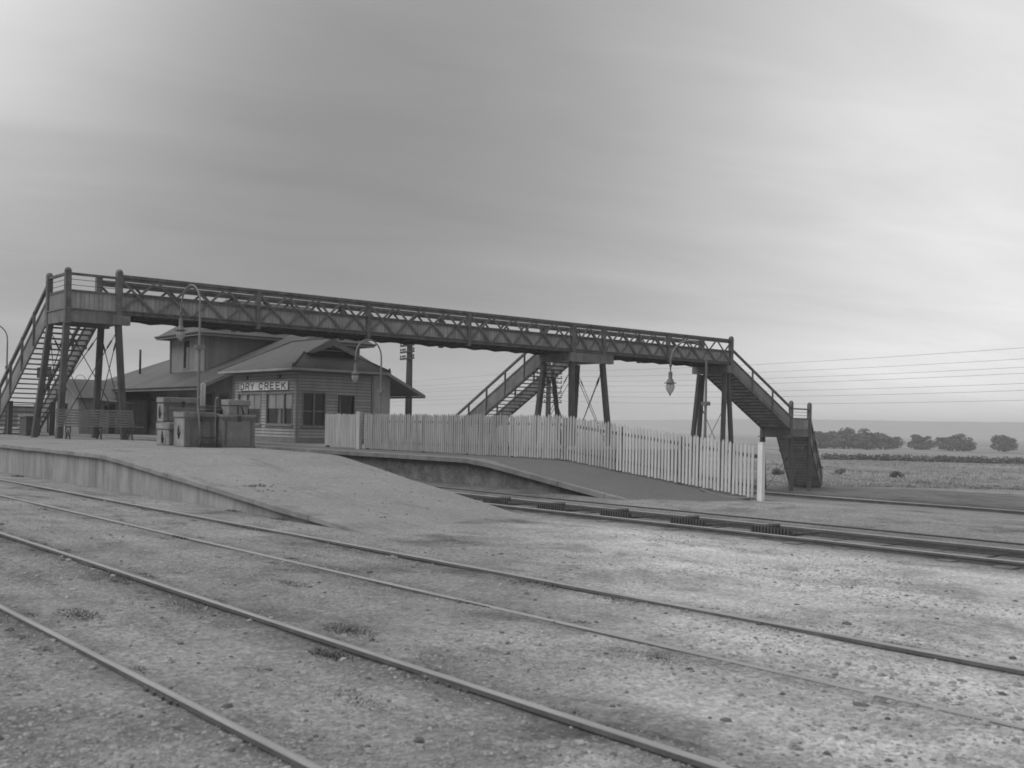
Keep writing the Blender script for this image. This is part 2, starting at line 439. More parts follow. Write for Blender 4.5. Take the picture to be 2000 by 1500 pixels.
mb.build('back_wall', M['stone'], plat2)

# ------------------------------------------------------------------ tracks
def rail_mesh(xf, zf, y0, y1, step, hgt):
    """rail profile swept along y: foot, web and head; returns (body, head top)"""
    n = max(2, int((y1-y0)/step)); body = MB(); head = MB()
    prof = [(-.055, -.06), (-.055, -.045), (-.012, -.03), (-.012, hgt-.045), (-.029, hgt-.035), (-.029, hgt-.006), (.029, hgt-.006), (.029, hgt-.035), (.012, hgt-.045), (.012, -.03), (.055, -.045), (.055, -.06)]
    hp = [(-.029, hgt-.006), (-.02, hgt+.003), (0, hgt+.005), (.02, hgt+.003), (.029, hgt-.006)]
    for mbx, pr, cl in ((body, prof, True), (head, hp, False)):
        vs = []; fs = []; k = len(pr)
        for i in range(n+1):
            y = lerp(y0, y1, i/n); x = xf(y); z = zf(x, y)
            vs += [(x+a, y, z+b) for a, b in pr]
            if i:
                for j in range(k if cl else k-1):
                    q = (j+1) % k
                    fs.append(((i-1)*k+j, i*k+j, i*k+q, (i-1)*k+q))
        mbx.add(vs, fs, not cl)
    return body, head
def track(label, xs, y0, y1, zf, hgt=(.1, .1), curve=None, step=2.0):
    t = thing('railway_track', (sum(xs)/len(xs), max(y0, 3), 0), label, 'railway track', 'railway tracks')
    for x, hx_ in zip(xs, hgt):
        f = (lambda y, x=x: x + (curve(y) if curve else 0))
        b, hd = rail_mesh(f, zf, y0, y1, step, hx_)
        r = b.build('rail', M['rail'], t); hd.build('rail_head', M['railhead'], r)
    return t
flat = lambda x, y: .02*noise.noise(V((x, y*.15, 9)))*.3
T1 = track('nearest railway track, half buried in the gravel of the foreground yard', (2.68, 4.30), -6, 160, flat, (.04, .052))
T2 = track('second railway track, running along the foot of the concrete platform wall', (6.42, 7.90), -6, 160, flat, (.02, .04))
cv = lambda y: 0 if y < 17 else (y-17)**2*.004 if y < 35 else .004*18*18+(y-35)*.0
t3 = track('railway track with signal rods, passing between the two platforms', (14.2, 15.86), -8, 90, lambda x, y: 0, (.085, .07), cv, 1.0)
t4 = track('distant railway track beside the cinders behind the picket fence end', (30.2, 31.8), -30, 200, lambda x, y: gz(x, y), (.1, .1))
for i in range(48):                                         # worn timber sleepers of the platform track
    y = -6+i*.75
    mb = MB(); w = R.uniform(.2, .26); o = R.uniform(-.08, .08)
    mb.box(13.98+o+cv(y), y-w/2, -.12, 16.2+o+cv(y), y+w/2, .012+R.uniform(-.008, .006)); mb.build('sleeper', M['tread'], t3)
for rx0, yy, tr in ((2.68, 5.9, 't1'), (4.30, 5.2, 't1'), (4.30, 11.6, 't1'), (2.68, 12.2, 't1'), (6.42, 7.4, 't2'), (7.90, 8.0, 't2'), (7.90, 14.2, 't2'), (6.42, 13.7, 't2')):
    mb = MB()
    for sd in (-1, 1):
        mb.box(rx0+sd*.034-.008, yy-.24, -.02, rx0+sd*.034+.008, yy+.24, .018)
        for k in (-.17, -.06, .06, .17): mb.box(rx0+sd*.05-.012, yy+k-.014, -.002, rx0+sd*.05+.012, yy+k+.014, .02)
    mb.build('fishplate', M['rail'], T1 if tr == 't1' else T2)
# rodding of the points: rods on roller frames
for k, x in enumerate((15.06, 15.26, 15.46, 15.62)):
    mb = MB(); mb.tube([(x+cv(y), y, .045) for y in (-8, 0, 8, 12, 17, 20, 24, 28, 34)], .009, 6)
    o = mb.build('point_rod', M['iron'])
    tag(o, ('thin signal rod beside the bright rail, lowest line in the picture', 'thin signal rod, second out from the bright rail', 'thin signal rod, third out from the bright rail', 'thin signal rod farthest from the bright rail')[k], 'signal rod', 'signal rods between the rails')
mb = MB(); mb.tube([(16.75+cv(y), y, .06) for y in (-8, 0, 8, 12, 17, 20, 24, 28, 34)], .014, 6); o = mb.build('signal_wire_pipe', M['iron'])
tag(o, 'long low pipe running beside the platform track past its far rail', 'pipe')
rf = thing('rod_roller_frame', (0, 0, 0), 'x', 'roller frame', 'roller frames under the signal rods')
mb = MB(); mb.box(-.42, -.37, 0, -.38, .37, .09); mb.box(-.38, .33, 0, .38, .37, .05); mb.box(-.38, -.37, 0, .38, -.33, .05)
mb.build('frame', M['grate'], rf)
mb = MB()
for i in range(12): mb.box(-.455, -.35+i*.06, .02, -.42, -.35+i*.06+.035, .125)
mb.build('side_grating', M['grate'], rf); mb = MB()
for i in range(11): mb.tube([(-.34+i*.068, .35, .05), (-.34+i*.068, .35, .12)], .02, 6)
mb.build('roller', M['grate'], rf)
rf.location = (15.32, 16.6, 0)
FR = ['slatted roller frame between the rails farthest up the track, beside the ramp foot', 'slatted roller frame between the rails, second from the ramp foot', 'slatted roller frame in the middle of the row between the rails', 'slatted roller frame between the rails, second from the right end of the row', 'slatted roller frame between the rails at the right end of the row']
rf['label'] = FR[0]
for i, y in enumerate((14.95, 13.25, 11.6, 9.95)): dup(rf, (15.32, y, 0), 0, FR[i+1])

# ------------------------------------------------------------------ footbridge
YF, YB = 36.5, 38.45
br = thing('footbridge', (14.5, 36.5, .87), 'long timber and iron lattice footbridge with stairs spanning both platforms', 'footbridge')
XP = [14.45, 20.1, 25.37, 30.95, 37.7, 39.9, 44.95, 50.45]
ZT, ZM, ZB = 6.79, 6.11, 5.38
def truss(y, out, label):
    mb = MB(); x0, x1 = XP[0], XP[-1]
    mb.bar((x0, y, ZT-.03), (x1, y, ZT-.03), .15, .11); mb.bar((x0, y, ZT-.15), (x1, y, ZT-.15), .07, .10)
    mb.bar((x0, y, ZM), (x1, y, ZM), .13, .10); mb.bar((x0, y, ZB+.06), (x1, y, ZB+.06), .14, .13)
    mb.bar((x0, y+out*.06, ZM+.045), (x1, y+out*.06, ZM+.045), .09, .035); mb.bar((x0, y+out*.09, ZB+.135), (x1, y+out*.09, ZB+.135), .07, .03)
    t = mb.build('side_truss', M['chord'], br); t['label'] = label
    for i, x in enumerate(XP):
        p = MB(); w = .22 if i in (0, 7) else (.26 if i == 4 else .17)
        top = ZT+.09 if i in (0, 7) else ZT-.1
        p.box(x-w/2, y-.1+out*.02, ZB-.12, x+w/2, y+.1+out*.02, top)
        if i in (0, 7): p.lathe((x, y+out*.02, top), [(w*.56, 0), (w*.56, .05), (w*.4, .10), (0, .13)], 12)
        p.build('post', M['chord'], t)
        if i < 7:
            a, b = x, XP[i+1]; n = max(1, round((b-a)/1.36)); s = (b-a)/n
            l = MB(); yo = y+out*.055
            for k in range(n):
                xa, xb = a+k*s, a+(k+1)*s
                # rising and falling bars cross at the middle rail: W over the boards, inverted V above
                l.bar((xa+.06, yo, ZB+.12), (xb-.06, yo, ZT-.16), .09, .03, (0, out, 0))
                l.bar((xa+.06, yo+out*.026, ZT-.16), (xb-.06, yo+out*.026, ZB+.12), .09, .03, (0, out, 0))
            l.build('lattice', M['lattice'], t)
            pn = MB(); pn.box(a+.02, y-.022-out*.012, ZB+.12, b-.02, y+.022-out*.012, ZM-.05); pn.build('side_panel', M['panelx'], t)
    return t
truss(YF, -1, 'front lattice side of the bridge, facing the yard')
truss(YB, 1, 'rear lattice side of the bridge')
mb = MB()
x = XP[0]
while x < XP[-1]: mb.box(x+.006, YF-.05, ZB-.035, x+.194, YB+.05, ZB-.002); x += .2
mb.box(XP[0], YF+.35, ZB-.09, XP[-1], YF+.5, ZB-.037); mb.box(XP[0], YB-.5, ZB-.09, XP[-1], YB-.35, ZB-.037)
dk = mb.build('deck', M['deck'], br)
x = XP[0]+.7
while x < XP[-1]:
    if not (37.3 < x < 40.3):
        j = MB(); y0, y1 = YF-.06, YB+.09; zt, zl, zs = ZB-.037, ZB-.105, ZB-.07
        j.slab([(x-.06, y0, zt), (x-.06, y0, zs), (x-.06, y0+.3, zl), (x-.06, y1-.3, zl), (x-.06, y1, zl), (x-.06, y1, zt)], (.12, 0, 0))
        j.slab([(x-.6, y1-.07, zt), (x-.05, y1-.07, zl), (x+.05, y1-.07, zl), (x+.6, y1-.07, zt)], (0, .05, 0))
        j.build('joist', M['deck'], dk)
    x += 1.375

def landing(x0, x1, y0, y1, zf, sides, beam=.42, ph=.68, wires=2, rail=.58, name='stair landing'):
    """box landing: floor and beams, boarded parapet, top rail and wires on the given sides"""
    mb = MB(); mb.box(x0, y0, zf-.06, x1, y1, zf); lb = mb.build('landing', M['deck'], br); lb['label'] = name
    bm = MB(); zb = zf-beam
    bm.box(x0-.07, y0-.07, zb, x1+.07, y0+.03, zf+.02); bm.box(x0-.07, y1-.03, zb, x1+.07, y1+.07, zf+.02)
    bm.box(x0-.07, y0+.033, zb, x0+.03, y1-.033, zf+.02); bm.box(x1-.03, y0+.033, zb, x1+.07, y1-.033, zf+.02)
    bm.box(x0-.11, y0-.11, zf+.023, x1+.07, y0-.0, zf+.06); bm.box(x0-.11, y0+.003, zf+.023, x0-.0, y1+.05, zf+.06)
    bm.build('edge_beam', M['truss'], lb)
    P = {'f': ((x0,y0),(x1,y0)), 'b': ((x0,y1),(x1,y1)), 'l': ((x0,y0),(x0,y1)), 'r': ((x1,y0),(x1,y1))}
    for s in sides:
        (ax, ay), (bx, by) = P[s]; al = s in 'fb'
        q = MB()
        if al: q.box(ax+.1, ay-.025, zf+.06, bx-.1, ay+.025, zf+ph-.05)
        else: q.box(ax-.025, ay+.1, zf+.06, ax+.025, by-.1, zf+ph-.05)
        q.build('side_panel', M['panelx' if al else 'panely'], lb)
        q = MB(); q.bar((ax, ay, zf+ph-.01), (bx, by, zf+ph-.01), .1, .08); q.build('panel_rail', M['chord'], lb)
        q = MB(); q.bar((ax, ay, zf+ph+rail), (bx, by, zf+ph+rail), .10, .085); q.build('handrail', M['chord'], lb)
        for k in range(wires):
            q = MB(); zz = zf+ph+rail*(k+1)/(wires+1); q.tube([(ax, ay, zz), (bx, by, zz)], .011, 5); q.build('guard_wire', M['rod'], lb)
    return lb
def lpost(par, x, y, z0, z1, w=.2):
    p = MB(); p.box(x-w/2, y-w/2, z0, x+w/2, y+w/2, z1); p.lathe((x, y, z1), [(w*.58, -.02), (w*.58, .04), (w*.42, .09), (0, .12)], 12)
    p.build('post', M['chord'], par)
l1 = landing(12.6, 14.45, YF, YB, 5.42, 'fl', name='upper landing at the left end of the bridge')
lpost(l1, 12.6, YF, 4.95, 6.78); lpost(l1, 12.6, YB, 4.95, 6.78)
l2 = landing(56.5, 58.45, YF, YB, 1.78, 'f', name='lower landing at the right end of the bridge')
lpost(l2, 56.5, YF, 1.3, 3.42); lpost(l2, 58.45, YF, 1.3, 3.36); lpost(l2, 56.5, YB, 1.3, 3.42)

def stair(label, p0, d, w, run, zt, zb, n, closed=False, hr=.55, pd=.78, posts=4, low=.2, bottom_post=True, pm='stairpanel'):
    """flight from p0 (middle of its top edge) along unit d; boarded sides pd deep, handrail hr above them"""
    p0 = V((p0[0], p0[1], 0)); d = V((d[0], d[1], 0)).normalized(); c = V((-d.y, d.x, 0))
    def at(s, t, z): q = p0+d*s+c*t; return (q.x, q.y, z)
    sl = (zb-zt)/run
    mb = MB()
    for sd in (-1, 1):
        t = sd*w/2
        a0, a1 = zt-low, zb-low
        mb.slab([at(0, t-.035, a0+.25), at(0, t-.035, a0), at(run, t-.035, max(a1, a1)), at(run, t-.035, a1+.25)], c*.07)
    st = mb.build('stair', M['truss'], br); st['label'] = label
    for sd in (-1, 1):
        t = sd*w/2
        q = MB(); q.slab([at(0, t-.02, zt-low+pd-.06), at(0, t-.02, zt-low+.25), at(run, t-.02, zb-low+.25), at(run, t-.02, zb-low+pd-.06)], c*.04)
        q.build('side_panel', M[pm], st)
        q = MB(); q.bar(at(0, t, zt-low+pd), at(run, t, zb-low+pd), .10, .085); q.build('panel_rail', M['chord'], st)
        q = MB(); q.bar(at(0, t, zt-low+pd+hr), at(run, t, zb-low+pd+hr), .11, .11); q.build('handrail', M['chord'], st)
        for k in range(1, posts):
            s = run*k/posts; z = zt+sl*s
            q = MB(); q.bar(at(s, t+sd*.055, z-low+.02), at(s, t+sd*.055, z-low+pd+hr-.02), .10, .05, d); q.build('rail_post', M['chord'], st)
        if bottom_post:
            q = MB(); q.bar(at(run, t, zb-.05), at(run, t, zb-low+pd+hr+.12), .16, .16); q.build('newel_post', M['chord'], st)
    for k in range(n):
        s = run*(k+.5)/n; z = zt+sl*(run*(k+1)/n) - sl*run/n*.0
        q = MB(); s0 = run*k/n-.02; s1 = run*(k+1)/n+.01
        q.slab([at(s0, -w/2+.036, z), at(s1, -w/2+.036, z), at(s1, w/2-.036, z), at(s0, w/2-.036, z)], (0,0,-.045)); q.build('tread', M['tread'], st)
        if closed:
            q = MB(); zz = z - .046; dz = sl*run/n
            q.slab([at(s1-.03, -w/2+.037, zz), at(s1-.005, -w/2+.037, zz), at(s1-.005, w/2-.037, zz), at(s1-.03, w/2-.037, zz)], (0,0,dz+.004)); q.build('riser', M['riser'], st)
    return st
stair('open timber stair down to the near platform', (13.52, YB+.05), (0,1), 1.86, 7.0, 5.34, .93, 24, posts=5)
stair('open timber stair down behind the picket fence', (38.8, YB+.05), (0,1), 2.0, 7.3, 5.2, .85, 24, posts=5, pm='truss')
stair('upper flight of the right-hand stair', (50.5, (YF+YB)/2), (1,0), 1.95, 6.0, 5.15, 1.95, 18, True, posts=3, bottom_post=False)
d2 = V((4.9, 2.1, 0)).normalized(); c2 = V((-d2.y, d2.x, 0)); s0 = V((58.5, 36.55, 0)) + c2*.97
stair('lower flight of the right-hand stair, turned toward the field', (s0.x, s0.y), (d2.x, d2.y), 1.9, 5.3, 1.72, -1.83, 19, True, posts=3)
# centre stringer pieces under the middle stair
# trestles
def trestle(label, legs, beams, rods, foot=None):
    mb = MB()
    for b in beams: mb.box(*b)
    t = mb.build('trestle', M['truss'], br); t['label'] = label
    for a, b, w in legs:
        q = MB(); q.bar(a, b, w, w, (0, 1, 0)); q.build('leg', M['leg'], t)
    for a, b in rods:
        q = MB(); q.tube([a, b], .016, 6)
        m = V(a).lerp(V(b), .16); dd = (V(b)-V(a)).normalized()*.16
        q.tube([m-dd, m+dd], .032, 6); q.build('brace_rod', M['rod'], t)
    return t
zg = .9
FL = {'a': ((14.45,36.5,5.02),(14.76,36.5,.88)), 'b': ((14.5,38.3,5.02),(14.46,38.6,.88)), 'c': ((12.6,36.55,5.02),(12.40,36.5,.88)), 'd': ((12.62,38.35,5.02),(12.18,38.5,.88))}
P = lambda k, t: tuple(V(FL[k][0]).lerp(V(FL[k][1]), t))
trestle('trestle of four raking legs under the left landing', [(FL[k][0], FL[k][1], .2) for k in 'abcd'],
        [(14.2, YF-.145, 5.005, 14.85, YF+.115, 5.343), (14.2, YB-.115, 5.005, 14.85, YB+.145, 5.343), (14.3, YF+.122, 5.02, 14.6, YB-.122, 5.3)],
        [(P('a',.06), P('b',.86)), (P('b',.06), P('a',.86)), (P('a',.04), P('c',.9)), (P('c',.04), P('a',.9)), (P('b',.04), P('d',.9)), (P('d',.04), P('b',.9)), (P('c',.06), P('d',.86)), (P('d',.06), P('c',.86))])
# leg propping the middle of the left stair
for xx in (12.7, 14.4):
    q = MB(); q.bar((xx, 43.2, 2.25), (xx, 43.3, .85), .17, .17, (0,1,0)); q.build('stair_prop', M['leg'], br)
gm = lambda x: gz(x)
L = [((37.72,36.55,4.9),(37.75,36.45,gm(37.7)-.1)), ((39.93,36.55,4.9),(40.75,36.45,gm(40.5)-.1)), ((37.65,38.4,4.9),(36.9,38.5,gm(37)-.1)), ((40.03,38.4,4.9),(39.85,38.55,gm(40)-.1))]
lp = lambda i, t: tuple(V(L[i][0]).lerp(V(L[i][1]), t))
trestle('trestle carrying the middle of the bridge behind the fence', [(a, b, .23) for a, b in L] + [((39.75,39.9,4.7),(41.0,40.1,gm(41)-.1),.17)],
        [(37.45, YF-.15, 4.9, 40.55, YF+.12, 5.345), (37.4, YF+.122, 4.92, 37.75, YB+.1, 5.33), (39.75, YF+.122, 4.92, 40.1, YB+.1, 5.33)],
        [(lp(0,.03), lp(1,.75)), (lp(1,.03), lp(0,.75)), (lp(2,.03), lp(3,.7)), (lp(3,.03), lp(2,.7)), (lp(0,.05), lp(2,.7)), (lp(1,.05), lp(3,.72)), (lp(3,.05), lp(1,.72)), (lp(2,.05), lp(0,.7))])
L2 = [((50.1,36.6,4.85),(49.75,36.45,gm(50)-.1)), ((50.4,36.6,4.85),(50.8,36.4,gm(50)-.1)), ((50.1,38.35,4.85),(49.5,38.55,gm(50)-.1)), ((50.4,38.35,4.85),(50.3,38.6,gm(50)-.1))]
lp = lambda i, t: tuple(V(L2[i][0]).lerp(V(L2[i][1]), t))
trestle('end trestle at the head of the right-hand stair', [(a, b, .2) for a, b in L2],
        [(50.0, YF-.25, 4.9, 50.55, YB+.35, 5.33)], [(lp(1,.2), lp(2,.9)), (lp(2,.2), lp(1,.9))])
gl = gm(57)
L3 = [((56.5,36.5,1.4),(56.6,36.45,gl-.1)), ((58.4,36.5,1.4),(58.5,36.45,gl-.1)), ((56.5,38.4,1.4),(56.9,38.5,gl-.1)), ((56.3,38.3,1.4),(56.3,38.5,gl-.1))]
lp = lambda i, t: tuple(V(L3[i][0]).lerp(V(L3[i][1]), t))
trestle('short trestle under the lower landing', [(a, b, .19) for a, b in L3], [(56.2, YF-.1, 1.30, 56.7, YB+.1, 1.36)],
        [(lp(1,.05), lp(0,.98)), (lp(0,.3), lp(2,.98))])

# ------------------------------------------------------------------ station building
sb = thing('station_building', (25, 42, .75), 'weatherboard station building with hipped iron roofs and an upper storey behind', 'station building')
ZP = .75
def laps(mb, axis, fixed, sgn, a0, a1, z0, z1, holes, sp=.136):
    """overlapping weatherboards on a wall in the plane axis = fixed, facing sgn; holes = (a0, a1, z0, z1)"""
    z = z0
    while z < z1-.01:
        zt = min(z+sp, z1); cuts = sorted((h[0], h[1]) for h in holes if h[2]-.05 < (z+zt)/2 < h[3]+.05)
        segs = []; c = a0
        for h0, h1 in cuts:
            if h0 > c: segs.append((c, h0))
            c = max(c, h1)
        if c < a1: segs.append((c, a1))
        for p, q in segs:
            o0, o1 = fixed+sgn*.034, fixed+sgn*.008
            if axis == 'x': vs = [(o0,p,z),(o0,q,z),(o1,q,zt),(o1,p,zt),(fixed,p,z),(fixed,q,z)]
            else: vs = [(p,o0,z),(q,o0,z),(q,o1,zt),(p,o1,zt),(p,fixed,z),(q,fixed,z)]
            mb.add(vs, [(0,1,2,3),(0,4,5,1)])
        z += sp
wA = (41.75, 43.95, 1.5, 2.92); wB = (38.98, 41.3, 1.5, 2.92); wC = (23.55, 24.75, 1.45, 2.95); wD = (25.4, 26.25, .95, 2.85)
mb = MB()
laps(mb, 'x', 23.3, -1, 38.7, 44.3, ZP+.202, 3.95, [wA, wB]); laps(mb, 'y', 38.7, -1, 23.3, 27.2, ZP+.202, 3.95, [wC, wD])
laps(mb, 'x', 27.2, 1, 38.7, 44.3, ZP+.202, 3.95, [])
# backing behind the boards, with the window openings left out
def backing(mb, axis, fixed, sgn, a0, a1, z0, z1, holes, th=.1):
    f0, f1 = sorted((fixed, fixed-sgn*th)); c = a0
    for h in sorted(holes) + [(a1, a1, z0, z1)]:
        if h[0] > c:
            if axis == 'x': mb.box(f0, c, z0, f1, h[0], z1)
            else: mb.box(c, f0, z0, h[0], f1, z1)
        if h[1] > h[0]:
            for za, zb in ((z0, h[2]), (h[3], z1)):
                if axis == 'x': mb.box(f0, h[0], za, f1, h[1], zb)
                else: mb.box(h[0], f0, za, h[1], f1, zb)
        c = max(c, h[1])
backing(mb, 'x', 23.3, -1, 38.8, 44.3, ZP, 3.95, [wA, wB]); backing(mb, 'y', 38.7, -1, 23.3, 27.2, ZP, 3.95, [wC, wD])
mb.box(27.1, 38.8, ZP, 27.2, 44.2, 3.95); mb.box(23.4, 44.2, ZP, 27.1, 44.3, 3.95)
wall = mb.build('wall', M['weather'], sb); wall['label'] = 'weatherboard walls of the front cabin'
mb = MB(); mb.box(23.405, 38.805, ZP+.02, 27.09, 44.19, ZP+.06); mb.box(24.6, 40.2, ZP+.07, 24.7, 44.18, 3.9); mb.box(24.71, 40.2, ZP+.07, 27.08, 40.3, 3.9); mb.build('inner_partition', M['interior'], sb)
mb = MB(); mb.box(23.2, 38.6, 3.72, 27.3, 38.66, 3.78); mb.bar((23.27, 38.67, ZP), (23.27, 38.67, 3.95), .09, .09); mb.bar((27.22, 38.67, ZP), (27.22, 38.67, 3.95), .12, .09); mb.box(23.22, 38.62, ZP, 27.25, 38.69, ZP+.195); mb.box(23.22, 38.695, ZP, 23.29, 44.3, ZP+.195)
mb.build('corner_board', M['trim'], sb)
def window(axis, fixed, sgn, a0, a1, z0, z1, mull, bars=0, blind=None, curtain=None, rail=None, par=None, sill=True, fm='trim'):
    def bx(mb, p0, p1, zz0, zz1, d0, d1):
        lo, hi = sorted((fixed+sgn*d0, fixed+sgn*d1))
        if axis == 'x': mb.box(lo, p0, zz0, hi, p1, zz1)
        else: mb.box(p0, lo, zz0, p1, hi, zz1)
    w = MB(); t = .06
    bx(w, a0, a0+t, z0, z1, -.06, .045); bx(w, a1-t, a1, z0, z1, -.06, .045); bx(w, a0+t, a1-t, z0, z0+t, -.06, .04); bx(w, a0+t, a1-t, z1-t, z1, -.06, .04)
    for m_ in mull: bx(w, m_-.035, m_+.035, z0+t, z1-t, -.055, .035)
    if rail: bx(w, a0+t, a1-t, rail-.02, rail+.02, -.05, .02)
    for i in range(bars):
        q = a0+(a1-a0)*(i+1)/(bars+1); bx(w, q-.008, q+.008, z0+t, z1-t, -.03, -.01)
    o = w.build('window', M[fm], par or sb)
    p = MB(); gl_ = fixed-sgn*.03
    if axis == 'x': p.quad((gl_,a1-t,z0+t),(gl_,a0+t,z0+t),(gl_,a0+t,z1-t),(gl_,a1-t,z1-t))
    else: p.quad((a0+t,gl_,z0+t),(a1-t,gl_,z0+t),(a1-t,gl_,z1-t),(a0+t,gl_,z1-t))
    p.build('pane', M['glass'], o)
    if sill: p = MB(); bx(p, a0-.06, a1+.06, z0-.055, z0-.002, -.02, .10); p.build('sill', M['trim'], o)
    if blind: p = MB(); bx(p, a0+t-.01, a1-t+.01, blind, z1-t+.01, -.058, -.05); p.build('blind', M['blind'], o)
    if curtain:
        for c0, c1, c2, c3 in curtain:       # hanging curtain drawn to one side
            p = MB(); lo = fixed-sgn*.09
            n = 7
            for i in range(n):
                f0, f1 = i/n, (i+1)/n
                for zz in range(4):
                    g0, g1 = zz/4, (zz+1)/4
                    def pt(f, g):
                        a = lerp(c0, lerp(c0, c1, 1-.45*g), f); b = lo - sgn*.012*math.sin(f*18)
                        z = lerp(c2, c3, g); return (b, a, z) if axis == 'x' else (a, b, z)
                    p.add([pt(f0,g0), pt(f1,g0), pt(f1,g1), pt(f0,g1)], [(0,1,2,3)], True)
            p.build('curtain', M['curtain'], o)
    return o
window('x', 23.3, -1, *wA, (43.1,), 2, 2.2, [(41.85, 42.1, 1.56, 2.2)], None)
window('x', 23.3, -1, *wB, (39.75,), 2, 2.22, [(39.72, 39.95, 1.56, 2.2), (40.2, 40.45, 1.56, 2.2)], None)
window('y', 38.7, -1, *wC, (24.15,), 0, None, None, 2.12)
o = window('y', 38.7, -1, *wD, (), 0, None, [(25.5, 25.62, 1.7, 2.8)], None, sill=False, fm='dark')
# round vents high in the wall
for yy in (43.05, 40.1):
    p = MB(); p.box(23.235, yy-.06, 3.56, 23.275, yy+.06, 3.7); p.build('wall_vent', M['dark'], sb)

# cabin roof: hips, with a small gable let into the near hip
ze, zr, zg = 3.96, 5.39, 4.70; T = (0,0,-.05)
mb = MB(); h = 1.31
mb.slab([(22.7,38.1,ze),(25.25-h,39.25,zg),(25.25-h,38.95,zg),(25.25,38.95,zr),(25.25,42.4,zr),(22.7,44.9,ze)], T)
mb.slab([(27.8,44.9,ze),(25.25,42.4,zr),(25.25,38.95,zr),(25.25+h,38.95,zg),(25.25+h,39.25,zg),(27.8,38.1,ze)], T)
mb.slab([(27.8,38.1,ze),(25.25+h,39.25,zg),(25.25-h,39.25,zg),(22.7,38.1,ze)], T)
mb.slab([(22.7,44.9,ze),(25.25,42.4,zr),(27.8,44.9,ze)], T)
cr = mb.build('roof', M['roof'], sb); cr['label'] = 'hipped roof of the front cabin'
mb = MB()
for s in (-1, 1):
    mb.tube([(25.25+s*2.55,38.1,ze+.01),(25.25+s*h,39.25,zg+.01)], .045, 6); mb.tube([(25.25+s*2.55,44.9,ze+.01),(25.25,42.4,zr+.01)], .045, 6)
mb.tube([(25.25,38.93,zr+.01),(25.25,42.4,zr+.01)], .05, 6)
for px in (22.74, 27.76): mb.tube([(px,38.14,ze),(px,38.14,ze+.16)], .05, 6)
mb.build('ridge_cap', M['roof'], cr)
mb = MB()
for s in (-1, 1): mb.slab([(25.25,38.94,zr-.03),(25.25+s*(h+.1),38.94,zg-.05),(25.25+s*(h+.1)-s*.38,38.94,zg-.05),(25.25,38.94,zr-.36)], (0,-.04,0))
mb.build('barge_board', M['fascia'], cr)
mb = MB(); mb.slab([(25.25-1.0,39.2,zg-.02),(25.25+1.0,39.2,zg-.02),(25.25,39.2,zr-.3)], (0,.03,0)); gb = mb.build('gable_vent', M['dark'], cr)
mb = MB(); mb.box(24.45, 39.15, zg+.1, 26.05, 39.195, zg+.16); mb.box(24.7, 39.15, zg+.24, 25.8, 39.195, zg+.3); mb.build('louvre', M['trim'], gb)
def fasc(mb, x0, y0, x1, y1, zt, hh=.13, th=.04, closed=True):
    mb.box(x0-.02, y0-.02, zt-hh, x1+.02, y0+th-.02, zt-.02); mb.box(x0-.02, y1-th+.02, zt-hh, x1+.02, y1+.02, zt-.02)
    mb.box(x0-.02, y0+th-.018, zt-hh, x0+th-.02, y1-th+.018, zt-.02); mb.box(x1-th+.02, y0+th-.018, zt-hh, x1+.02, y1-th+.018, zt-.02)
mb = MB(); fasc(mb, 22.7, 38.1, 27.8, 44.9, ze); mb.build('fascia', M['fascia'], cr)
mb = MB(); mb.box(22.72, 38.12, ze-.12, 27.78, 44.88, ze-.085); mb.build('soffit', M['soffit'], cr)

# main range with verandahs: gable toward the bridge, hip at the far end
ex, fx, gy0, hy1, zv, pit = 22.7, 36.6, 46.9, 64.7, 3.29, .45
rx = (ex+fx)/2; zr2 = zv+pit*(rx-ex)
mb = MB()
mb.slab([(ex,gy0,zv),(rx,gy0,zr2),(rx,hy1-6.95,zr2),(ex,hy1,zv)], T); mb.slab([(fx,hy1,zv),(rx,hy1-6.95,zr2),(rx,gy0,zr2),(fx,gy0,zv)], T)
mb.slab([(ex,hy1,zv),(rx,hy1-6.95,zr2),(fx,hy1,zv)], T)
mr = mb.build('roof', M['roof'], sb); mr['label'] = 'broad low roof of the main range with verandah eaves'
mb = MB(); mb.slab([(ex-.03,gy0-.02,zv+.0),(rx,gy0-.02,zr2),(rx,gy0-.02,zr2-.16),(ex-.03,gy0-.02,zv-.18)], (0,-.05,0)); mb.slab([(fx+.03,gy0-.02,zv),(fx+.03,gy0-.02,zv-.18),(rx,gy0-.02,zr2-.16),(rx,gy0-.02,zr2)], (0,-.05,0)); mb.build('barge_board', M['trim'], mr)
mb = MB(); mb.box(ex-.03, gy0-.01, zv-.17, ex+.03, hy1+.03, zv-.06); mb.box(fx-.03, gy0-.01, zv-.17, fx+.03, hy1+.03, zv-.06); mb.build('fascia', M['fascia'], mr)
mb = MB(); mb.tube([(ex-.06, gy0-.05, zv-.03), (ex-.06, hy1+.03, zv-.03)], .055, 8); mb.build('gutter', M['roof'], mr)
mb = MB(); mb.tube([(25.0, 59.6, zv+pit*2.3-.1), (25.0, 59.6, 5.75)], .07, 8); mb.build('flue_pipe', M['dark'], mr)
mb = MB(); wx0, wx1, wy0, wy1 = 24.7, 34.5, 47.3, 63.9
zz = lambda x: zv+pit*(min(x-ex, fx-x))-.06
mb.box(wx0, wy0+.1, ZP, wx0+.1, wy1, zz(wx0)-.03); mb.box(wx1-.1, wy0+.1, ZP, wx1, wy1, zz(wx1)-.03)
mb.slab([(wx0,wy0,ZP),(31.5,wy0,ZP),(31.5,wy0,zz(31.5)),(rx,wy0,zr2-.06),(wx0,wy0,zz(wx0))], (0,.1,0)); mb.box(wx0+.1, wy1-.1, ZP, wx1-.1, wy1, zz(wx0)-.03)
mw = mb.build('wall', M['mainwall'], sb); mw['label'] = 'shaded walls under the verandah'
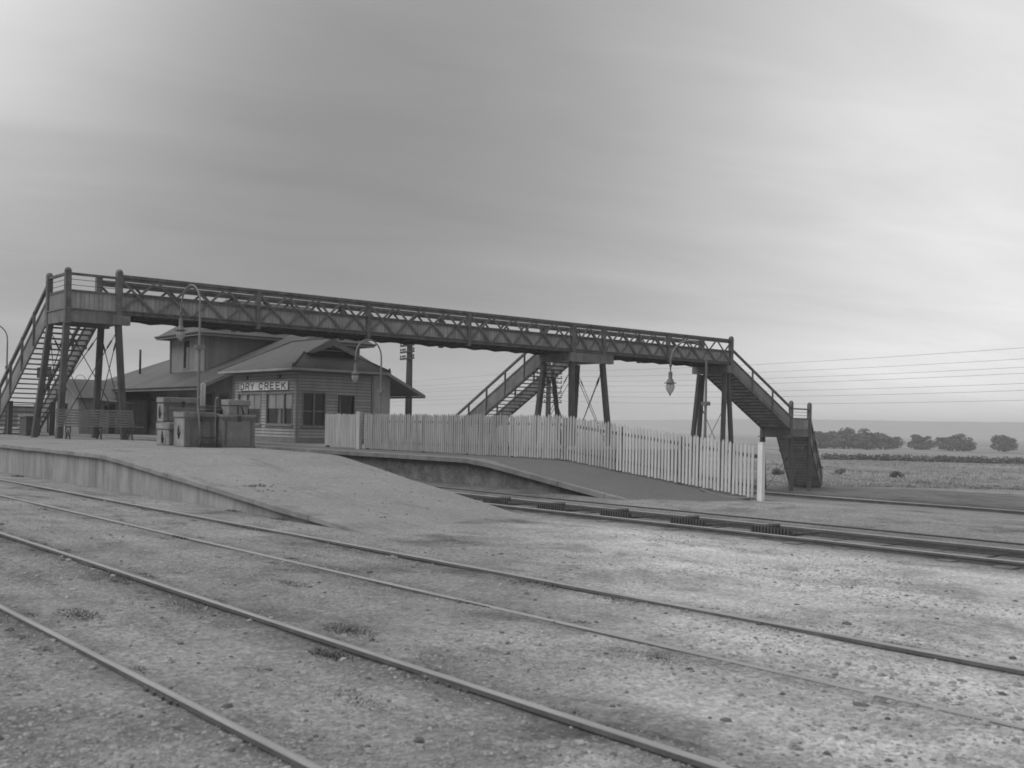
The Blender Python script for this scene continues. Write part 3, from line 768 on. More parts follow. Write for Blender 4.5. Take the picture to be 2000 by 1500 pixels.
mb = MB(); mb.slab([(31.503,wy0,ZP),(wx1,wy0,ZP),(wx1,wy0,zz(wx1)),(31.503,wy0,zz(31.503))], (0,.1,0)); o = mb.build('wall', M['palewall'], sb); o['label'] = 'pale end wall beside the picket fence'
def wdoor(y0, y1, z0, z1, nm, pm='dark'):
    f = MB(); f.box(24.64, y0-.08, z0-.06 if nm == 'window' else z0, 24.698, y0, z1+.08); f.box(24.64, y1, z0-.06 if nm == 'window' else z0, 24.698, y1+.08, z1+.08); f.box(24.64, y0, z1, 24.698, y1, z1+.08)
    if nm == 'window': f.box(24.6, y0-.1, z0-.12, 24.698, y1+.1, z0-.062)
    o = f.build(nm, M['trim'], sb); p = MB(); p.box(24.66, y0+.002, z0, 24.694, y1-.002, z1-.002); p.build('panel' if nm == 'door' else 'pane', M[pm], o)
wdoor(57.75, 58.6, 1.35, 3.15, 'window', 'suitcase'); wdoor(60.0, 60.9, .76, 3.05, 'door'); wdoor(55.0, 55.9, .76, 3.0, 'door', 'suitcase'); wdoor(52.4, 53.4, 1.4, 2.9, 'window', 'suitcase'); wdoor(49.3, 50.3, .76, 3.0, 'door'); wdoor(47.7, 48.5, 1.4, 2.9, 'window', 'suitcase')
mb = MB(); mb.box(24.55, 47.5, ZP, 24.69, 63.8, ZP+.35); mb.build('plinth', M['palewall'], sb)
# upper storey
ux0, ux1, uy0, uy1, uz = 24.8, 34.65, 50.6, 54.8, 6.22
mb = MB(); sw = (52.5, 53.2, 4.45, 5.92)
backing(mb, 'x', ux0, -1, uy0, uy1, 3.9, uz, [sw], .12); mb.box(ux0+.12, uy0, 3.9, ux1, uy0+.12, uz); mb.box(ux1-.12, uy0+.12, 3.9, ux1, uy1, uz); mb.box(ux0+.12, uy1-.12, 3.9, ux1-.12, uy1, uz)
uw = mb.build('wall', M['tower'], sb); uw['label'] = 'upper storey walls rising from the low roof'
mb = MB(); mb.bar((ux0-.03, uy0-.03, 4.1), (ux0-.03, uy0-.03, uz), .13, .13); mb.bar((ux0-.03, uy1, 4.1), (ux0-.03, uy1, uz), .1, .1); mb.build('corner_board', M['trim'], sb)
mb = MB(); mb.box(ux0+.06, sw[0], sw[2], ux0+.1, sw[1], sw[3]); o = mb.build('window', M['interior'], sb)
mb = MB(); mb.box(ux0-.02, sw[0]+.02, sw[2], ux0+.05, sw[0]+.32, sw[3]-.35); mb.box(ux0-.03, sw[0]-.06, sw[2]-.06, ux0+.02, sw[1]+.06, sw[2]-.002); mb.build('shutter', M['trim'], o)
e0, e1, f0, f1 = ux0-.62, ux1+.6, uy0-.62, uy1+.62; zq = 8.36; cy = (f0+f1)/2
mb = MB(); mb.slab([(e0,f0,uz),(e1,f0,uz),(e1-2.75,cy,zq),(e0+2.9,cy,zq)], T); mb.slab([(e1,f1,uz),(e0,f1,uz),(e0+2.9,cy,zq),(e1-2.75,cy,zq)], T); mb.slab([(e0,f1,uz),(e0,f0,uz),(e0+2.9,cy,zq)], T); mb.slab([(e1,f0,uz),(e1,f1,uz),(e1-2.75,cy,zq)], T)
ur = mb.build('roof', M['roof'], sb); ur['label'] = 'hipped roof of the upper storey'
mb = MB(); fasc(mb, e0, f0, e1, f1, uz, .17); mb.build('fascia', M['fascia'], ur)
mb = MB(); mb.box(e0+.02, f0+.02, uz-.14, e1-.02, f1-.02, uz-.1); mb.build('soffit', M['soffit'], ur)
mb = MB(); mb.tube([(e0-.06,f0-.06,uz-.03),(e0-.06,f1+.06,uz-.03)], .06, 6); mb.tube([(e0-.06,f0-.06,uz-.03),(e1+.06,f0-.06,uz-.03)], .06, 6); mb.build('gutter', M['roof'], ur)

# station name board, letters as raised shapes
sg = thing('station_sign', (23.24, 41.5, 3.02), 'white station name board lettered DRY CREEK on the cabin wall', 'sign')
mb = MB(); mb.box(23.2, 39.33, 3.03, 23.24, 43.68, 3.40); mb.build('board', M['signwhite'], sg)
GL = {'D': [((0.2,0),(0.2,7)), ((-.5,7),(2.4,7)), ((2.4,7),(4,5.0)), ((4,5.0),(4,2.0)), ((4,2.0),(2.4,0)), ((2.4,0),(-.5,0))],
      'R': [((0,0),(0,7)), ((0,7),(3,7)), ((3,7),(4,6.2)), ((4,6.2),(4,4.4)), ((4,4.4),(3,3.6)), ((3,3.6),(0,3.6)), ((1.9,3.6),(4,0))],
      'Y': [((0,7),(2,3.6)), ((4,7),(2,3.6)), ((2,3.6),(2,0))],
      'C': [((4,5.4),(3.2,6.8)), ((3.2,6.8),(1.2,7)), ((1.2,7),(0,5.6)), ((0,5.6),(0,1.4)), ((0,1.4),(1.2,0)), ((1.2,0),(3.2,.2)), ((3.2,.2),(4,1.6))],
      'E': [((0,0),(0,7)), ((0,7),(4,7)), ((0,3.6),(3.2,3.6)), ((0,0),(4,0))], 'K': [((0,0),(0,7)), ((4,7),(0,3)), ((1.2,4.2),(4,0))]}
pos = [('D', 43.55), ('R', 43.07), ('Y', 42.62), ('C', 41.82), ('R', 41.3), ('E', 40.82), ('E', 40.32), ('K', 39.82)]
mb = MB()
for n_, (ch, y0) in enumerate(pos):
    sx, sz = .30/4, .265/7
    for i, ((a, b), (c, d_)) in enumerate(GL[ch]):
        o_ = .0006*(i % 4)
        pa = V((23.193-o_, y0-a*sx, 3.085+b*sz)); pb = V((23.193-o_, y0-c*sx, 3.085+d_*sz)); dd = (pb-pa).normalized()*.016
        mb.bar(pa-dd, pb+dd, .012, .05, V((-1,0,0)).cross(dd).normalized())
mb.build('lettering', M['signblack'], sg)

# ------------------------------------------------------------------ lamp room with its gable toward the platform
sh = thing('lamp_room', (22, 58, .75), 'small pale boarded shed with a gabled iron roof on the far platform', 'shed')
mb = MB(); mb.slab([(20.4,57,ZP),(20.4,61,ZP),(20.4,61,2.8),(20.4,59,3.74),(20.4,57,2.8)], (.1,0,0)); o = mb.build('wall', M['shed'], sh); o['label'] = 'pale gable wall of vertical boards'
mb = MB(); mb.box(20.5, 57, ZP, 24.4, 57.1, 2.78); mb.box(20.5, 60.9, ZP, 24.4, 61, 2.78); mb.build('wall', M['mainwall'], sh)
mb = MB(); mb.slab([(20.2,56.75,2.73),(24.69,56.75,2.73),(24.69,59,3.81),(20.2,59,3.81)], T); mb.slab([(20.2,59,3.81),(24.69,59,3.81),(24.69,61.25,2.73),(20.2,61.25,2.73)], T); o = mb.build('roof', M['roof'], sh)
mb = MB(); mb.slab([(20.19,56.74,2.73),(20.19,59,3.81),(20.19,59,3.64),(20.19,56.74,2.56)], (-.04,0,0)); mb.slab([(20.19,61.26,2.73),(20.19,61.26,2.56),(20.19,59,3.64),(20.19,59,3.81)], (-.04,0,0)); mb.build('barge_board', M['trim'], o)
mb = MB(); mb.box(20.36, 58.75, 2.0, 20.399, 59.35, 2.42); mb.build('window', M['interior'], sh)
mb = MB(); mb.box(20.36, 58.5, 3.2, 20.399, 59.3, 3.36); mb.build('gable_vent', M['dark'], sh)
mb = MB(); mb.box(21.85, 56.96, 2.0, 22.05, 56.998, 2.3); mb.build('window', M['interior'], sh)
mb = MB(); mb.box(22.15, 56.96, ZP+.02, 22.45, 56.998, 2.4); mb.build('door', M['dark'], sh)
mb = MB(); mb.slab([(21.2,55.9,2.6),(23.3,55.9,2.42),(23.3,57,2.66),(21.2,57,2.84)], (0,0,-.04)); mb.build('porch_roof', M['roof'], sh)

hut = thing('platform_hut', (25.5, 86, .7), 'distant flat roofed hut seen under the left stair', 'hut')
mb = MB(); mb.box(24.4, 86, .7, 27.2, 89, 2.45); mb.build('wall', M['mainwall'], hut)
mb = MB(); mb.slab([(24.0,85.6,2.52),(27.6,85.6,2.62),(27.6,89.4,2.62),(24.0,89.4,2.52)], (0,0,-.06)); mb.build('roof', M['roof'], hut)

bs_ = thing('brick_store', (12.9, 41.6, .87), 'low dark brick store under the left stair', 'brick store')
mb = MB(); mb.box(12.72, 41.2, .86, 13.25, 42.0, 1.62); mb.build('wall', M['brick'], bs_)
mb = MB(); mb.box(12.68, 41.16, 1.622, 13.29, 42.04, 1.67); mb.build('lid', M['tread'], bs_)

nb = thing('notice_board', (18.95, 58.2, .75), 'dark square notice board on a tall post, seen through the left stair', 'notice board')
mb = MB(); mb.box(18.9, 57.2, 3.8, 18.95, 59.5, 4.38); mb.build('board', M['dark'], nb)
for yy in (57.7, 59.0):
    mb = MB(); mb.bar((18.99, yy, .7), (18.99, yy, 4.3), .1, .075); mb.build('post', M['pole'], nb)

# ------------------------------------------------------------------ picket fence and gate
def pickets(mb, x, ya, yb, zf, hgt, sp=.103, w=.064):
    n = max(1, round((yb-ya)/sp)); s = (yb-ya)/n
    for i in range(n):
        y = ya+(i+.5)*s + R.uniform(-.004, .004); z0 = zf(y)+R.uniform(.02, .05); zt = zf(y)+hgt+(R.uniform(-.02, .015) if R.random() < .975 else R.uniform(-.06, -.03)); dx = R.uniform(-.003, .003); ty = R.uniform(-.005, .005) if R.random() < .93 else R.uniform(-.02, .02)
        a, b = y-w/2, y+w/2
        mb.slab([(x+dx, a, z0), (x+dx, b, z0), (x+dx, b+ty, zt-.06), (x+dx, y+ty, zt), (x+dx, a+ty, zt-.06)], (.02, 0, 0))
pf = thing('picket_fence', (20.8, 22, .75), 'long whitewashed picket fence along the back of the far platform ramp', 'fence')
zf = z2f; ye = [14.32, 16.5, 18.5, 20.5, 22.6, 24.7, 26.8, 28.5, 30.0]
for a, b in zip(ye, ye[1:]):
    mb = MB(); pickets(mb, 20.78, a+.01, b-.01, zf, 1.25, .103, .062 if a < 20 else .074); mb.build('picket_panel', M['picketbright' if a < 18 else 'picketmid' if a < 22 else 'picket'], pf)  # brighter material toward the near end: uneven exposure put into the bays
    for hz in (.28, .98):
        mb = MB(); mb.bar((20.845, a, zf(a)+hz), (20.845, b, zf(b)+hz), .05, .08); mb.build('rail', M['fencerail'], pf)
for y in ye[1:]:
    mb = MB(); mb.box(20.872, y-.06, zf(y)-.3, 20.98, y+.06, zf(y)+1.16); mb.build('post', M['fencerail'], pf)
mb = MB(); mb.box(20.735, 14.1, -.2, 20.855, 14.22, 1.39); mb.slab([(20.73,14.095,1.392),(20.86,14.095,1.392),(20.86,14.225,1.392),(20.73,14.225,1.392)], (0,0,.02))
o = mb.build('end_post', M['white'], pf, label='thick white end post of the fence')
gt = thing('picket_gate', (20.8, 31.5, .75), 'short white picket gate standing beside the cabin', 'gate')
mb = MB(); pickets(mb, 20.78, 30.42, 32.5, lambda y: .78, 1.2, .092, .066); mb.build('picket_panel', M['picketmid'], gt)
for hz in (1.05, 1.75):
    mb = MB(); mb.bar((20.84, 30.4, hz), (20.84, 32.5, hz), .05, .08); mb.build('rail', M['fencerail'], gt)
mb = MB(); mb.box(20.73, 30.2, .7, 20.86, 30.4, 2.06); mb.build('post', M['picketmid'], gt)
mb = MB(); mb.box(20.85, 32.4, .7, 20.95, 32.55, 1.95); mb.build('post', M['fencerail'], gt)
pf2 = thing('picket_fence', (19.2, 57.5, .75), 'short far piece of white picket fence behind the bench end', 'fence')
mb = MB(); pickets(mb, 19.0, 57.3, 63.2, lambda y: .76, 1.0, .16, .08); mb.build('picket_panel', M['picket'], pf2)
mb = MB(); mb.bar((19.05, 57.3, 1.6), (19.05, 63.2, 1.6), .04, .07); mb.bar((19.05, 57.3, 1.0), (19.05, 63.2, 1.0), .04, .07); mb.build('rail', M['fencerail'], pf2)
mb = MB(); mb.tube([(20.62, 14.32, .13), (20.58, 14.9, .10), (20.62, 15.3, .15), (20.68, 15.75, .26)], [.03, .045, .045, .02], 6); o = mb.build('plank', M['tread'])
tag(o, 'dark bowed plank lying at the foot of the white end post', 'plank')

# ------------------------------------------------------------------ lamps
def lamp_proto(label):
    t = thing('gooseneck_lamp', (0,0,0), label, 'platform lamp', 'gooseneck lamps')
    H = 4.78; r = .65
    pts = [(0,0,0),(0,0,1.5),(0,0,2.9),(0,0,H-r-.05)]
    for i in range(1, 15):
        a = math.pi*i/14; pts.append((-r+r*math.cos(a), 0, H-r+r*math.sin(a)*1.0))
    pts += [(-2*r, 0, H-r-.05), (-2*r, 0, H-r-.1)]
    mb = MB(); mb.tube(pts, [.046,.046,.04,.03]+[.027]*14+[.027,.026], 8); mb.build('pipe', M['lamp'], t)
    mb = MB(); mb.lathe((0,0,0), [(.12,0),(.12,.05),(.08,.1),(.065,.3),(.05,.32)], 12); mb.build('base', M['iron'], t)
    mb = MB(); mb.box(-.075,-.13,2.83,.075,.13,2.95); mb.tube([(0,-.16,2.89),(0,.2,2.89)], .03, 6); mb.build('junction_box', M['lamp'], t)
    zl = H-r-.1; c = (-2*r, 0, zl)
    mb = MB(); mb.lathe(c, [(0,.03),(.04,.02),(.04,-.05),(.022,-.07),(.022,-.2),(.055,-.22),(.062,-.25),(.058,-.42),(.095,-.46),(.11,-.52),(.19,-.55),(.19,-.562),(.105,-.558),(0,-.558)], 16)
    ln = mb.build('lantern', M['lantern'], t)
    mb = MB(); mb.lathe(c, [(.10,-.56),(.135,-.63),(.135,-.69),(.11,-.77),(.065,-.84),(.03,-.88)], 16); mb.build('globe', M['globe'], ln)
    mb = MB(); mb.lathe(c, [(0,-.95),(.016,-.93),(.03,-.88),(.032,-.87),(0,-.86)], 10)
    for k in range(4):
        a = math.pi*k/2+.4
        mb.tube([(c[0]+rr*math.cos(a), rr*math.sin(a), zl+z_) for rr, z_ in ((.104,-.56),(.139,-.63),(.139,-.69),(.114,-.77),(.069,-.84),(.032,-.88))], .006, 4)
    mb.tube([(c[0], 0, zl-.56), (c[0], 0, zl-.72)], .03, 8)
    mb.build('cage', M['lantern'], ln); return t
lpA = lamp_proto('gooseneck lamp standing among the stacked trunks on the near platform')
lpA.location = (13.66, 28.25, .88); lpA.rotation_euler = (0,0,math.radians(-90))
dup(lpA, (13.75, 47.4, .88), math.radians(-16), 'gooseneck lamp at the left edge, beside the foot of the left stair')
dup(lpA, (22.9, 32.0, -.03), math.radians(8), 'gooseneck lamp arching in front of the cabin roof, behind the fence')
dup(lpA, (26.68, 20.17, -.42), math.radians(-16), 'gooseneck lamp hanging against the sky beside the right trestle')
dup(lpA, (33.6, 95.0, .75), math.radians(200), 'far gooseneck lamp showing just above the shed ridge')
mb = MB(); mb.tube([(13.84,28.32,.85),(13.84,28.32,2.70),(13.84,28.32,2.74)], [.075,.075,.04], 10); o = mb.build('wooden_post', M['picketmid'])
tag(o, 'short white round-topped post beside the lamp among the trunks', 'post')

# ------------------------------------------------------------------ luggage
def trunk(x0, y0, z0, x1, y1, z1, label, lidh=.16, name='travel_trunk', strap=True, battens=2, marks=False):
    t = thing(name, ((x0+x1)/2, (y0+y1)/2, z0), label, 'trunk', 'trunks stacked on the near platform')
    zl = z1-lidh
    mb = MB(); mb.box(x0, y0, z0+.01, x1, y1, zl-.01); bd = mb.build('body', M['crate'], t, .012)
    mb = MB(); mb.box(x0-.006, y0+.03, z0+.03, x0-.002, y1-.03, zl-.03); mb.build('end_panel', M['cratepale'], bd)
    mb = MB(); mb.box(x0-.018, y0-.018, zl, x1+.018, y1+.018, z1); lid = mb.build('lid', M['crate'], t, .02)
    mb = MB(); mb.box(x0-.025, y0+.01, zl+.02, x0-.02, y1-.01, z1-.03); mb.build('end_panel', M['cratepale'], lid)
    mb = MB()
    for zz in (z0+.0, zl-.07): mb.box(x0-.014, y0-.016, zz, x1+.014, y0-.002, zz+.06)
    for i in range(battens):
        xx = x0 + (x1-x0)*(i+.5)/battens if battens > 2 else (x0+.1, x1-.16)[i % 2]
        mb.box(xx, y0-.02, z0+.062, xx+.06, y0-.002, zl-.072)
    mb.build('batten', M['batten'], t)
    if strap:
        ym = (y0+y1)/2; zm = (z0+zl)/2
        mb = MB(); mb.tube([(x0-.012, ym+.03, zm+.2), (x0-.03, ym+.0, zm+.08), (x0-.04, ym-.03, zm-.04), (x0-.02, ym-.01, zm-.17)], [.018,.03,.034,.016], 6); mb.tube([(x0-.012, ym-.09, zm-.03), (x0-.04, ym-.02, zm+.02)], .014, 6); mb.build('handle', M['strap'], t)
    mb = MB(); xm = (x0+x1)/2; mb.box(xm-.05, y0-.03, zl-.1, xm+.05, y0-.019, zl+.06); mb.build('hasp', M['iron'], t)
    if marks:       # illegible worn stencil rows
        for r_, zz in enumerate((z0+.40, z0+.26, z0+.12)):
            mb = MB(); xx = xa_ = x0+.12+.05*(r_ % 2)
            while xx < x1-.12:
                wd = R.uniform(.05, .13); mb.box(xx, y0-.004, zz+R.uniform(-.005,.005), xx+wd, y0-.0005, zz+.055); xx += wd+R.uniform(.02, .05)
            mb.box(xa_+.01, y0-.003, zz+.024, xx-.03, y0-.0004, zz+.03); mb.build('lettering', M['cratepale'], bd)
    return t
trunk(12.62, 26.9, .88, 13.56, 27.62, 1.87, 'upright canvas trunk in the middle of the stack behind the sack barrow', battens=3)
trunk(13.66, 26.72, .87, 14.72, 27.4, 1.82, 'largest plain trunk at the right end of the stack', .09, strap=False)
trunk(12.8, 28.3, .88, 13.5, 29.2, 1.56, 'low trunk at the bottom left of the stack under another trunk', .2)
trunk(12.8, 28.72, 1.562, 14.0, 29.2, 2.3, 'long trunk with worn pale stencilling on top of the low trunk', .17, marks=True)
bx = thing('wooden_box', (14.2, 27.0, 1.82), 'small pale lidded box on top of the right-hand trunk', 'box')
mb = MB(); mb.box(13.93, 26.85, 1.822, 14.55, 27.25, 2.08); mb.build('body', M['box'], bx, .01)
mb = MB(); mb.box(13.9, 26.82, 2.085, 14.62, 27.28, 2.25); mb.build('lid', M['box'], bx, .015)
mb = MB(); mb.box(14.2, 26.83, 1.83, 14.24, 26.846, 2.08); mb.tube([(14.4,26.84,1.83),(14.36,26.83,1.98),(14.32,26.84,2.07)], .02, 6); mb.build('strap', M['strap'], bx)
sc_ = thing('suitcase', (13.75, 27.3, 1.87), 'dark flat suitcase lying across two trunks behind the barrow', 'suitcase')
mb = MB(); mb.box(13.38, 27.2, 1.875, 13.86, 27.6, 2.06); mb.build('body', M['suitcase'], sc_, .02); mb = MB(); mb.box(13.375, 27.19, 1.95, 13.865, 27.605, 1.965); mb.build('lid_edge', M['box'], sc_)
mb = MB(); mb.tube([(13.52,27.19,1.98),(13.55,27.15,1.99),(13.67,27.15,1.99),(13.7,27.19,1.98)], .012, 6); mb.build('handle', M['strap'], sc_)
mb = MB(); mb.lathe((0,0,0), [(0,-.001),(.13,0),(.16,.08),(.13,.2),(.05,.25),(0,.26)], 10); o = mb.build('canvas_bag', M['suitcase']); o.location = (13.98, 27.4, 1.825)
o.location = (14.05, 27.36, 1.822); tag(o, 'small dark canvas bag behind the pale box on the trunks', 'bag')
hb = thing('sack_barrow', (13.2, 26.6, .88), 'two-wheeled sack barrow standing upright against the middle trunk', 'sack barrow')
for xa, xb in ((12.97, 12.99), (13.5, 13.42)):
    mb = MB(); mb.tube([(xb, 26.62, .95), (lerp(xb, xa, .6), 26.75, 1.6), (xa, 26.83, 2.0), (xa, 26.8, 2.22), (xa-.0, 26.72, 2.29)], [.028,.026,.026,.024,.028], 8); mb.build('shaft', M['tread'], hb)
for z, x0, x1, yy in ((1.16, 12.99, 13.43, 26.66), (1.72, 12.985, 13.46, 26.77), (.97, 12.98, 13.43, 26.62)):
    mb = MB(); mb.bar((x0, yy, z), (x1, yy, z), .03, .05); mb.build('crossbar', M['iron'], hb)
for xx in (12.9, 13.5):
    mb = MB(); mb.tube([(xx-.025, 26.62, 1.0), (xx+.025, 26.62, 1.0)], .13, 16); mb.tube([(xx-.04, 26.62, 1.0), (xx+.04, 26.62, 1.0)], .035, 8); mb.build('wheel', M['iron'], hb)
mb = MB(); mb.tube([(12.88, 26.62, 1.0), (13.52, 26.62, 1.0)], .016, 6); mb.build('axle', M['iron'], hb)
mb = MB(); mb.box(13.0, 26.44, .885, 13.42, 26.6, .90); mb.build('toe_plate', M['iron'], hb)

# ------------------------------------------------------------------ bench
bn = thing('slatted_bench', (13.5, 35.6, .88), 'long slatted bench with curled iron legs under the bridge landing', 'bench')
for i in range(6):
    z = 1.40+i*.094; yy = 35.85+.03*i
    mb = MB(); mb.box(12.08, yy, z, 14.86, yy+.025, z+.062); mb.build('back_slat', M['bench'], bn)
for i in range(5):
    mb = MB(); y = 35.38+i*.088; mb.box(12.05, y, 1.335+.004*i*0, 15.02 if i == 0 else 14.9, y+.068, 1.365); mb.build('seat_slat', M['bench'], bn)
for xx in (12.4, 13.5, 14.62):
    mb = MB()
    mb.tube([(xx,35.40,1.32),(xx,35.36,1.2),(xx,35.44,1.05),(xx,35.38,.93),(xx,35.32,.885)], .019, 6)
    mb.tube([(xx,35.80,1.32),(xx,35.84,1.2),(xx,35.76,1.06),(xx,35.84,.93),(xx,35.9,.885)], .019, 6)
    mb.tube([(xx,35.46,.90),(xx,35.56,1.12),(xx,35.6,1.22),(xx,35.64,1.12),(xx,35.74,.90)], .014, 6)
    mb.tube([(xx,35.36,1.325),(xx,35.6,1.315),(xx,35.84,1.325),(xx,35.9,1.5),(xx,36.03,1.95)], .018, 6)
    mb.build('leg', M['iron'], bn)

# ------------------------------------------------------------------ telegraph poles and wires
def tele(x, y, z0, zt, arms, ang, label, w=.16, al=1.1):
    t = thing('telegraph_pole', (x, y, z0), label, 'telegraph pole', 'telegraph poles')
    mb = MB(); mb.tube([(x,y,z0-.5),(x,y,lerp(z0,zt,.5)),(x,y,zt)], [w*1.15,w,w*.8], 10); mb.build('pole', M['pole'], t)
    dx, dy = math.cos(ang)*al, math.sin(ang)*al; nx, ny = -math.sin(ang)*.17, math.cos(ang)*.17
    for z in arms:
        mb = MB(); mb.bar((x-dx-nx,y-dy-ny,z),(x+dx-nx,y+dy-ny,z), .08, .1); a = mb.build('crossarm', M['pole'], t)
        for k in (-.95, -.62, -.34, .34, .62, .95):
            mb = MB(); c = (x+dx*k-nx, y+dy*k-ny, z+.05); mb.lathe(c, [(.02,0),(.02,.06),(.05,.06),(.055,.12),(.035,.17),(0,.18)], 8); mb.build('insulator', M['pole'], a)
tele(38.0, 50.2, -.85, 7.7, (5.56, 5.96, 6.35, 6.75), math.radians(-102), 'dark telegraph pole rising behind the cabin verandah, crossarms under the bridge', .2, .95)
tele(65.3, 66.0, -2, 7.6, (3.78, 4.22, 4.62, 5.06, 5.5, 5.9, 6.3), math.radians(-28), 'telegraph pole with many crossarms behind the middle stair', .23, 1.15)
dirw = V((math.sin(math.radians(11.4)), math.cos(math.radians(11.4)), 0))
WL = ['topmost telegraph wire crossing the sky right of the bridge', 'telegraph wire second from the top, right of the bridge', 'telegraph wire third from the top, right of the bridge', 'middle telegraph wire crossing the sky right of the bridge', 'telegraph wire third from the bottom, right of the bridge', 'telegraph wire second from the bottom, right of the bridge', 'lowest telegraph wire crossing the sky right of the bridge']
for k, (zp, zr_) in enumerate(((6.36, 6.1), (5.96, 5.75), (5.56, 5.4), (5.12, 5.15), (4.68, 4.75), (4.28, 4.4), (3.84, 4.0))):
    off = (-1.05, .7, 1.05, -.7, .38, -.38, .7)[k]*1.0
    P0 = V((65.3, 66.0, 0)) + V((math.cos(math.radians(-28)), math.sin(math.radians(-28)), 0))*off
    pts = []
    for (qa, za), (qb, zb) in (((-230, zp+.2), (0, zp+.1)), ((0, zp+.1), (62, zp+.1))):
        for i in range(13):
            if pts and i == 0: continue
            f = i/12; s = lerp(qa, qb, f); p = P0 - dirw*s*1.0
            pts.append((p.x, p.y, lerp(za, zb, f) - .5*4*f*(1-f)))
    mb = MB(); mb.tube(pts, .008, 4); o = mb.build('telegraph_wire', M['wire']); tag(o, WL[k], 'wire', 'telegraph wires')

# ------------------------------------------------------------------ trees, hedge and scrub of the far field
def leaf_cloud(mb, c, rx_, ry_, rz_, n, size, rnd):
    for i in range(n):
        a = rnd.uniform(0, 2*math.pi); b = math.acos(rnd.uniform(-1, 1)); r = rnd.random()**.45
        p = V((c[0]+rx_*r*math.sin(b)*math.cos(a), c[1]+ry_*r*math.sin(b)*math.sin(a), c[2]+rz_*r*math.cos(b)))
        nrm = V((rnd.uniform(-1,1), rnd.uniform(-1,1), rnd.uniform(-1,1))).normalized(); t = nrm.orthogonal().normalized(); u = nrm.cross(t); s = size*rnd.uniform(.6, 1.3)
        mb.add([p-t*s-u*s*.5, p+t*s*.3-u*s, p+t*s+u*s*.5, p-t*s*.2+u*s], [(0,1,2,3)])
def make_tree(seed, hgt, wid, flat_):
    rnd = random.Random(seed)
    t = thing('tree', (0,0,0), 'x', 'tree', 'dark trees beyond the field')
    mb = MB(); mb.tube([(0,0,-.3),(.05,0,hgt*.2),(.0,.1,hgt*.45)], [.32,.24,.16], 7)
    for k in range(5):
        a = k*1.26+rnd.uniform(-.3,.3); mb.tube([(0,0,hgt*rnd.uniform(.18,.4)),(math.cos(a)*wid*.25,math.sin(a)*wid*.25,hgt*.55),(math.cos(a)*wid*.42,math.sin(a)*wid*.42,hgt*rnd.uniform(.62,.8))], [.14,.09,.04], 5)
    mb.build('trunk', M['bark'], t)
    mb = MB()
    for k in range(17):
        a = rnd.uniform(0, 6.28); r = wid*.5*rnd.uniform(.2, .85); z = hgt*rnd.uniform(.42, .93) if r < wid*.3 else hgt*rnd.uniform(.3, .75)
        s = wid*rnd.uniform(.13, .22); leaf_cloud(mb, (r*math.cos(a), r*math.sin(a), z), s, s, s*flat_, 150, .24, rnd)
    leaf_cloud(mb, (0,0,hgt*.32), wid*.55, wid*.5, hgt*.3, 900, .3, rnd)
    mb.build('crown', M['leaf'], t); return t
protos = [make_tree(3, 6.0, 6.6, .7), make_tree(8, 6.6, 9.5, .6), make_tree(15, 6.3, 7.0, .85)]
def ray(u, d):
    ang = A + math.atan((u-800)/2052); k = d/math.cos(ang-A); return k*math.sin(ang), k*math.cos(ang)
TR = [(1603, 282, 0, 1.0, 'rounded dark tree just right of the lower stair'), (1586, 300, 2, .75, 'small dark tree half hidden behind the lower landing post'), (1650, 290, 1, 1.1, 'wide spreading dark tree in the middle of the far row'), (1630, 300, 2, .85, 'dark tree tucked against the left flank of the widest tree'), (1694, 285, 2, 1.08, 'tall dark tree rising right of the widest tree'), (1676, 305, 0, .75, 'low dark tree filling the gap before the tall tree'),
      (1732, 300, 1, .9, 'spreading dark tree second beyond the tall tree'), (1800, 310, 0, 1.0, 'lone rounded dark tree standing in a gap right of the row'), (1858, 300, 1, .95, 'broad dark tree standing third from the right frame edge'), (1884, 300, 2, .8, 'small dark tree leaning against the broad tree near the right edge'), (1962, 305, 0, 1.0, 'dark tree nearest to the right frame edge')]
used = set()
for i, (u, d, k, s, lb) in enumerate(TR):
    x, y = ray(u, d)
    if k not in used:
        o = protos[k]; used.add(k); o.location = (x, y, gz(x, y)); o.rotation_euler = (0,0,i*1.3); o.scale = (s,s,s*.76); o['label'] = lb
    else: dup(protos[k], (x, y, gz(x, y)), i*1.7, lb, (s*R.uniform(.9,1.1), s, s*R.uniform(.7,.8)))
rnd = random.Random(21)
hx = thing('hedge', ray(1700, 148) + (gz(130),), 'long low dark hedge crossing the field in front of the trees', 'hedge')
mb = MB()
for i in range(64):
    u = 1612 + i*6.6; x, y = ray(u, 148+rnd.uniform(-1.5, 1.5)); s = rnd.uniform(.42, .66)
    leaf_cloud(mb, (x, y, gz(x, y)+s*.55), .9, .8, s, 110, .12, rnd)
mb.build('foliage', M['bushleaf'], hx)
mb = MB()
for i in range(32):
    x, y = ray(1612+i*13.2, 148); mb.tube([(x, y, gz(x, y)-.1), (x+.1, y, gz(x, y)+.6)], .04, 4)
mb.build('stem', M['bark'], hx)
bsh = thing('bush', (0,0,0), 'x', 'bush', 'bushes in the rough field')
mb = MB()
for k in range(7): leaf_cloud(mb, (rnd.uniform(-.7,.7), rnd.uniform(-.7,.7), rnd.uniform(.3,.9)), .5, .5, .45, 90, .12, rnd)
mb.build('foliage', M['bushleaf'], bsh); mb = MB(); mb.tube([(0,0,-.1),(.1,0,.6)], .05, 5); mb.build('stem', M['bark'], bsh)
BU = [(1641, 92, .42, 'small dark bush in the field straight right of the stair foot'), (1752, 88, .5, 'dark bush on the near side of the field at right'), (1522, 88, .5, 'bush seen between the legs of the lower landing')]
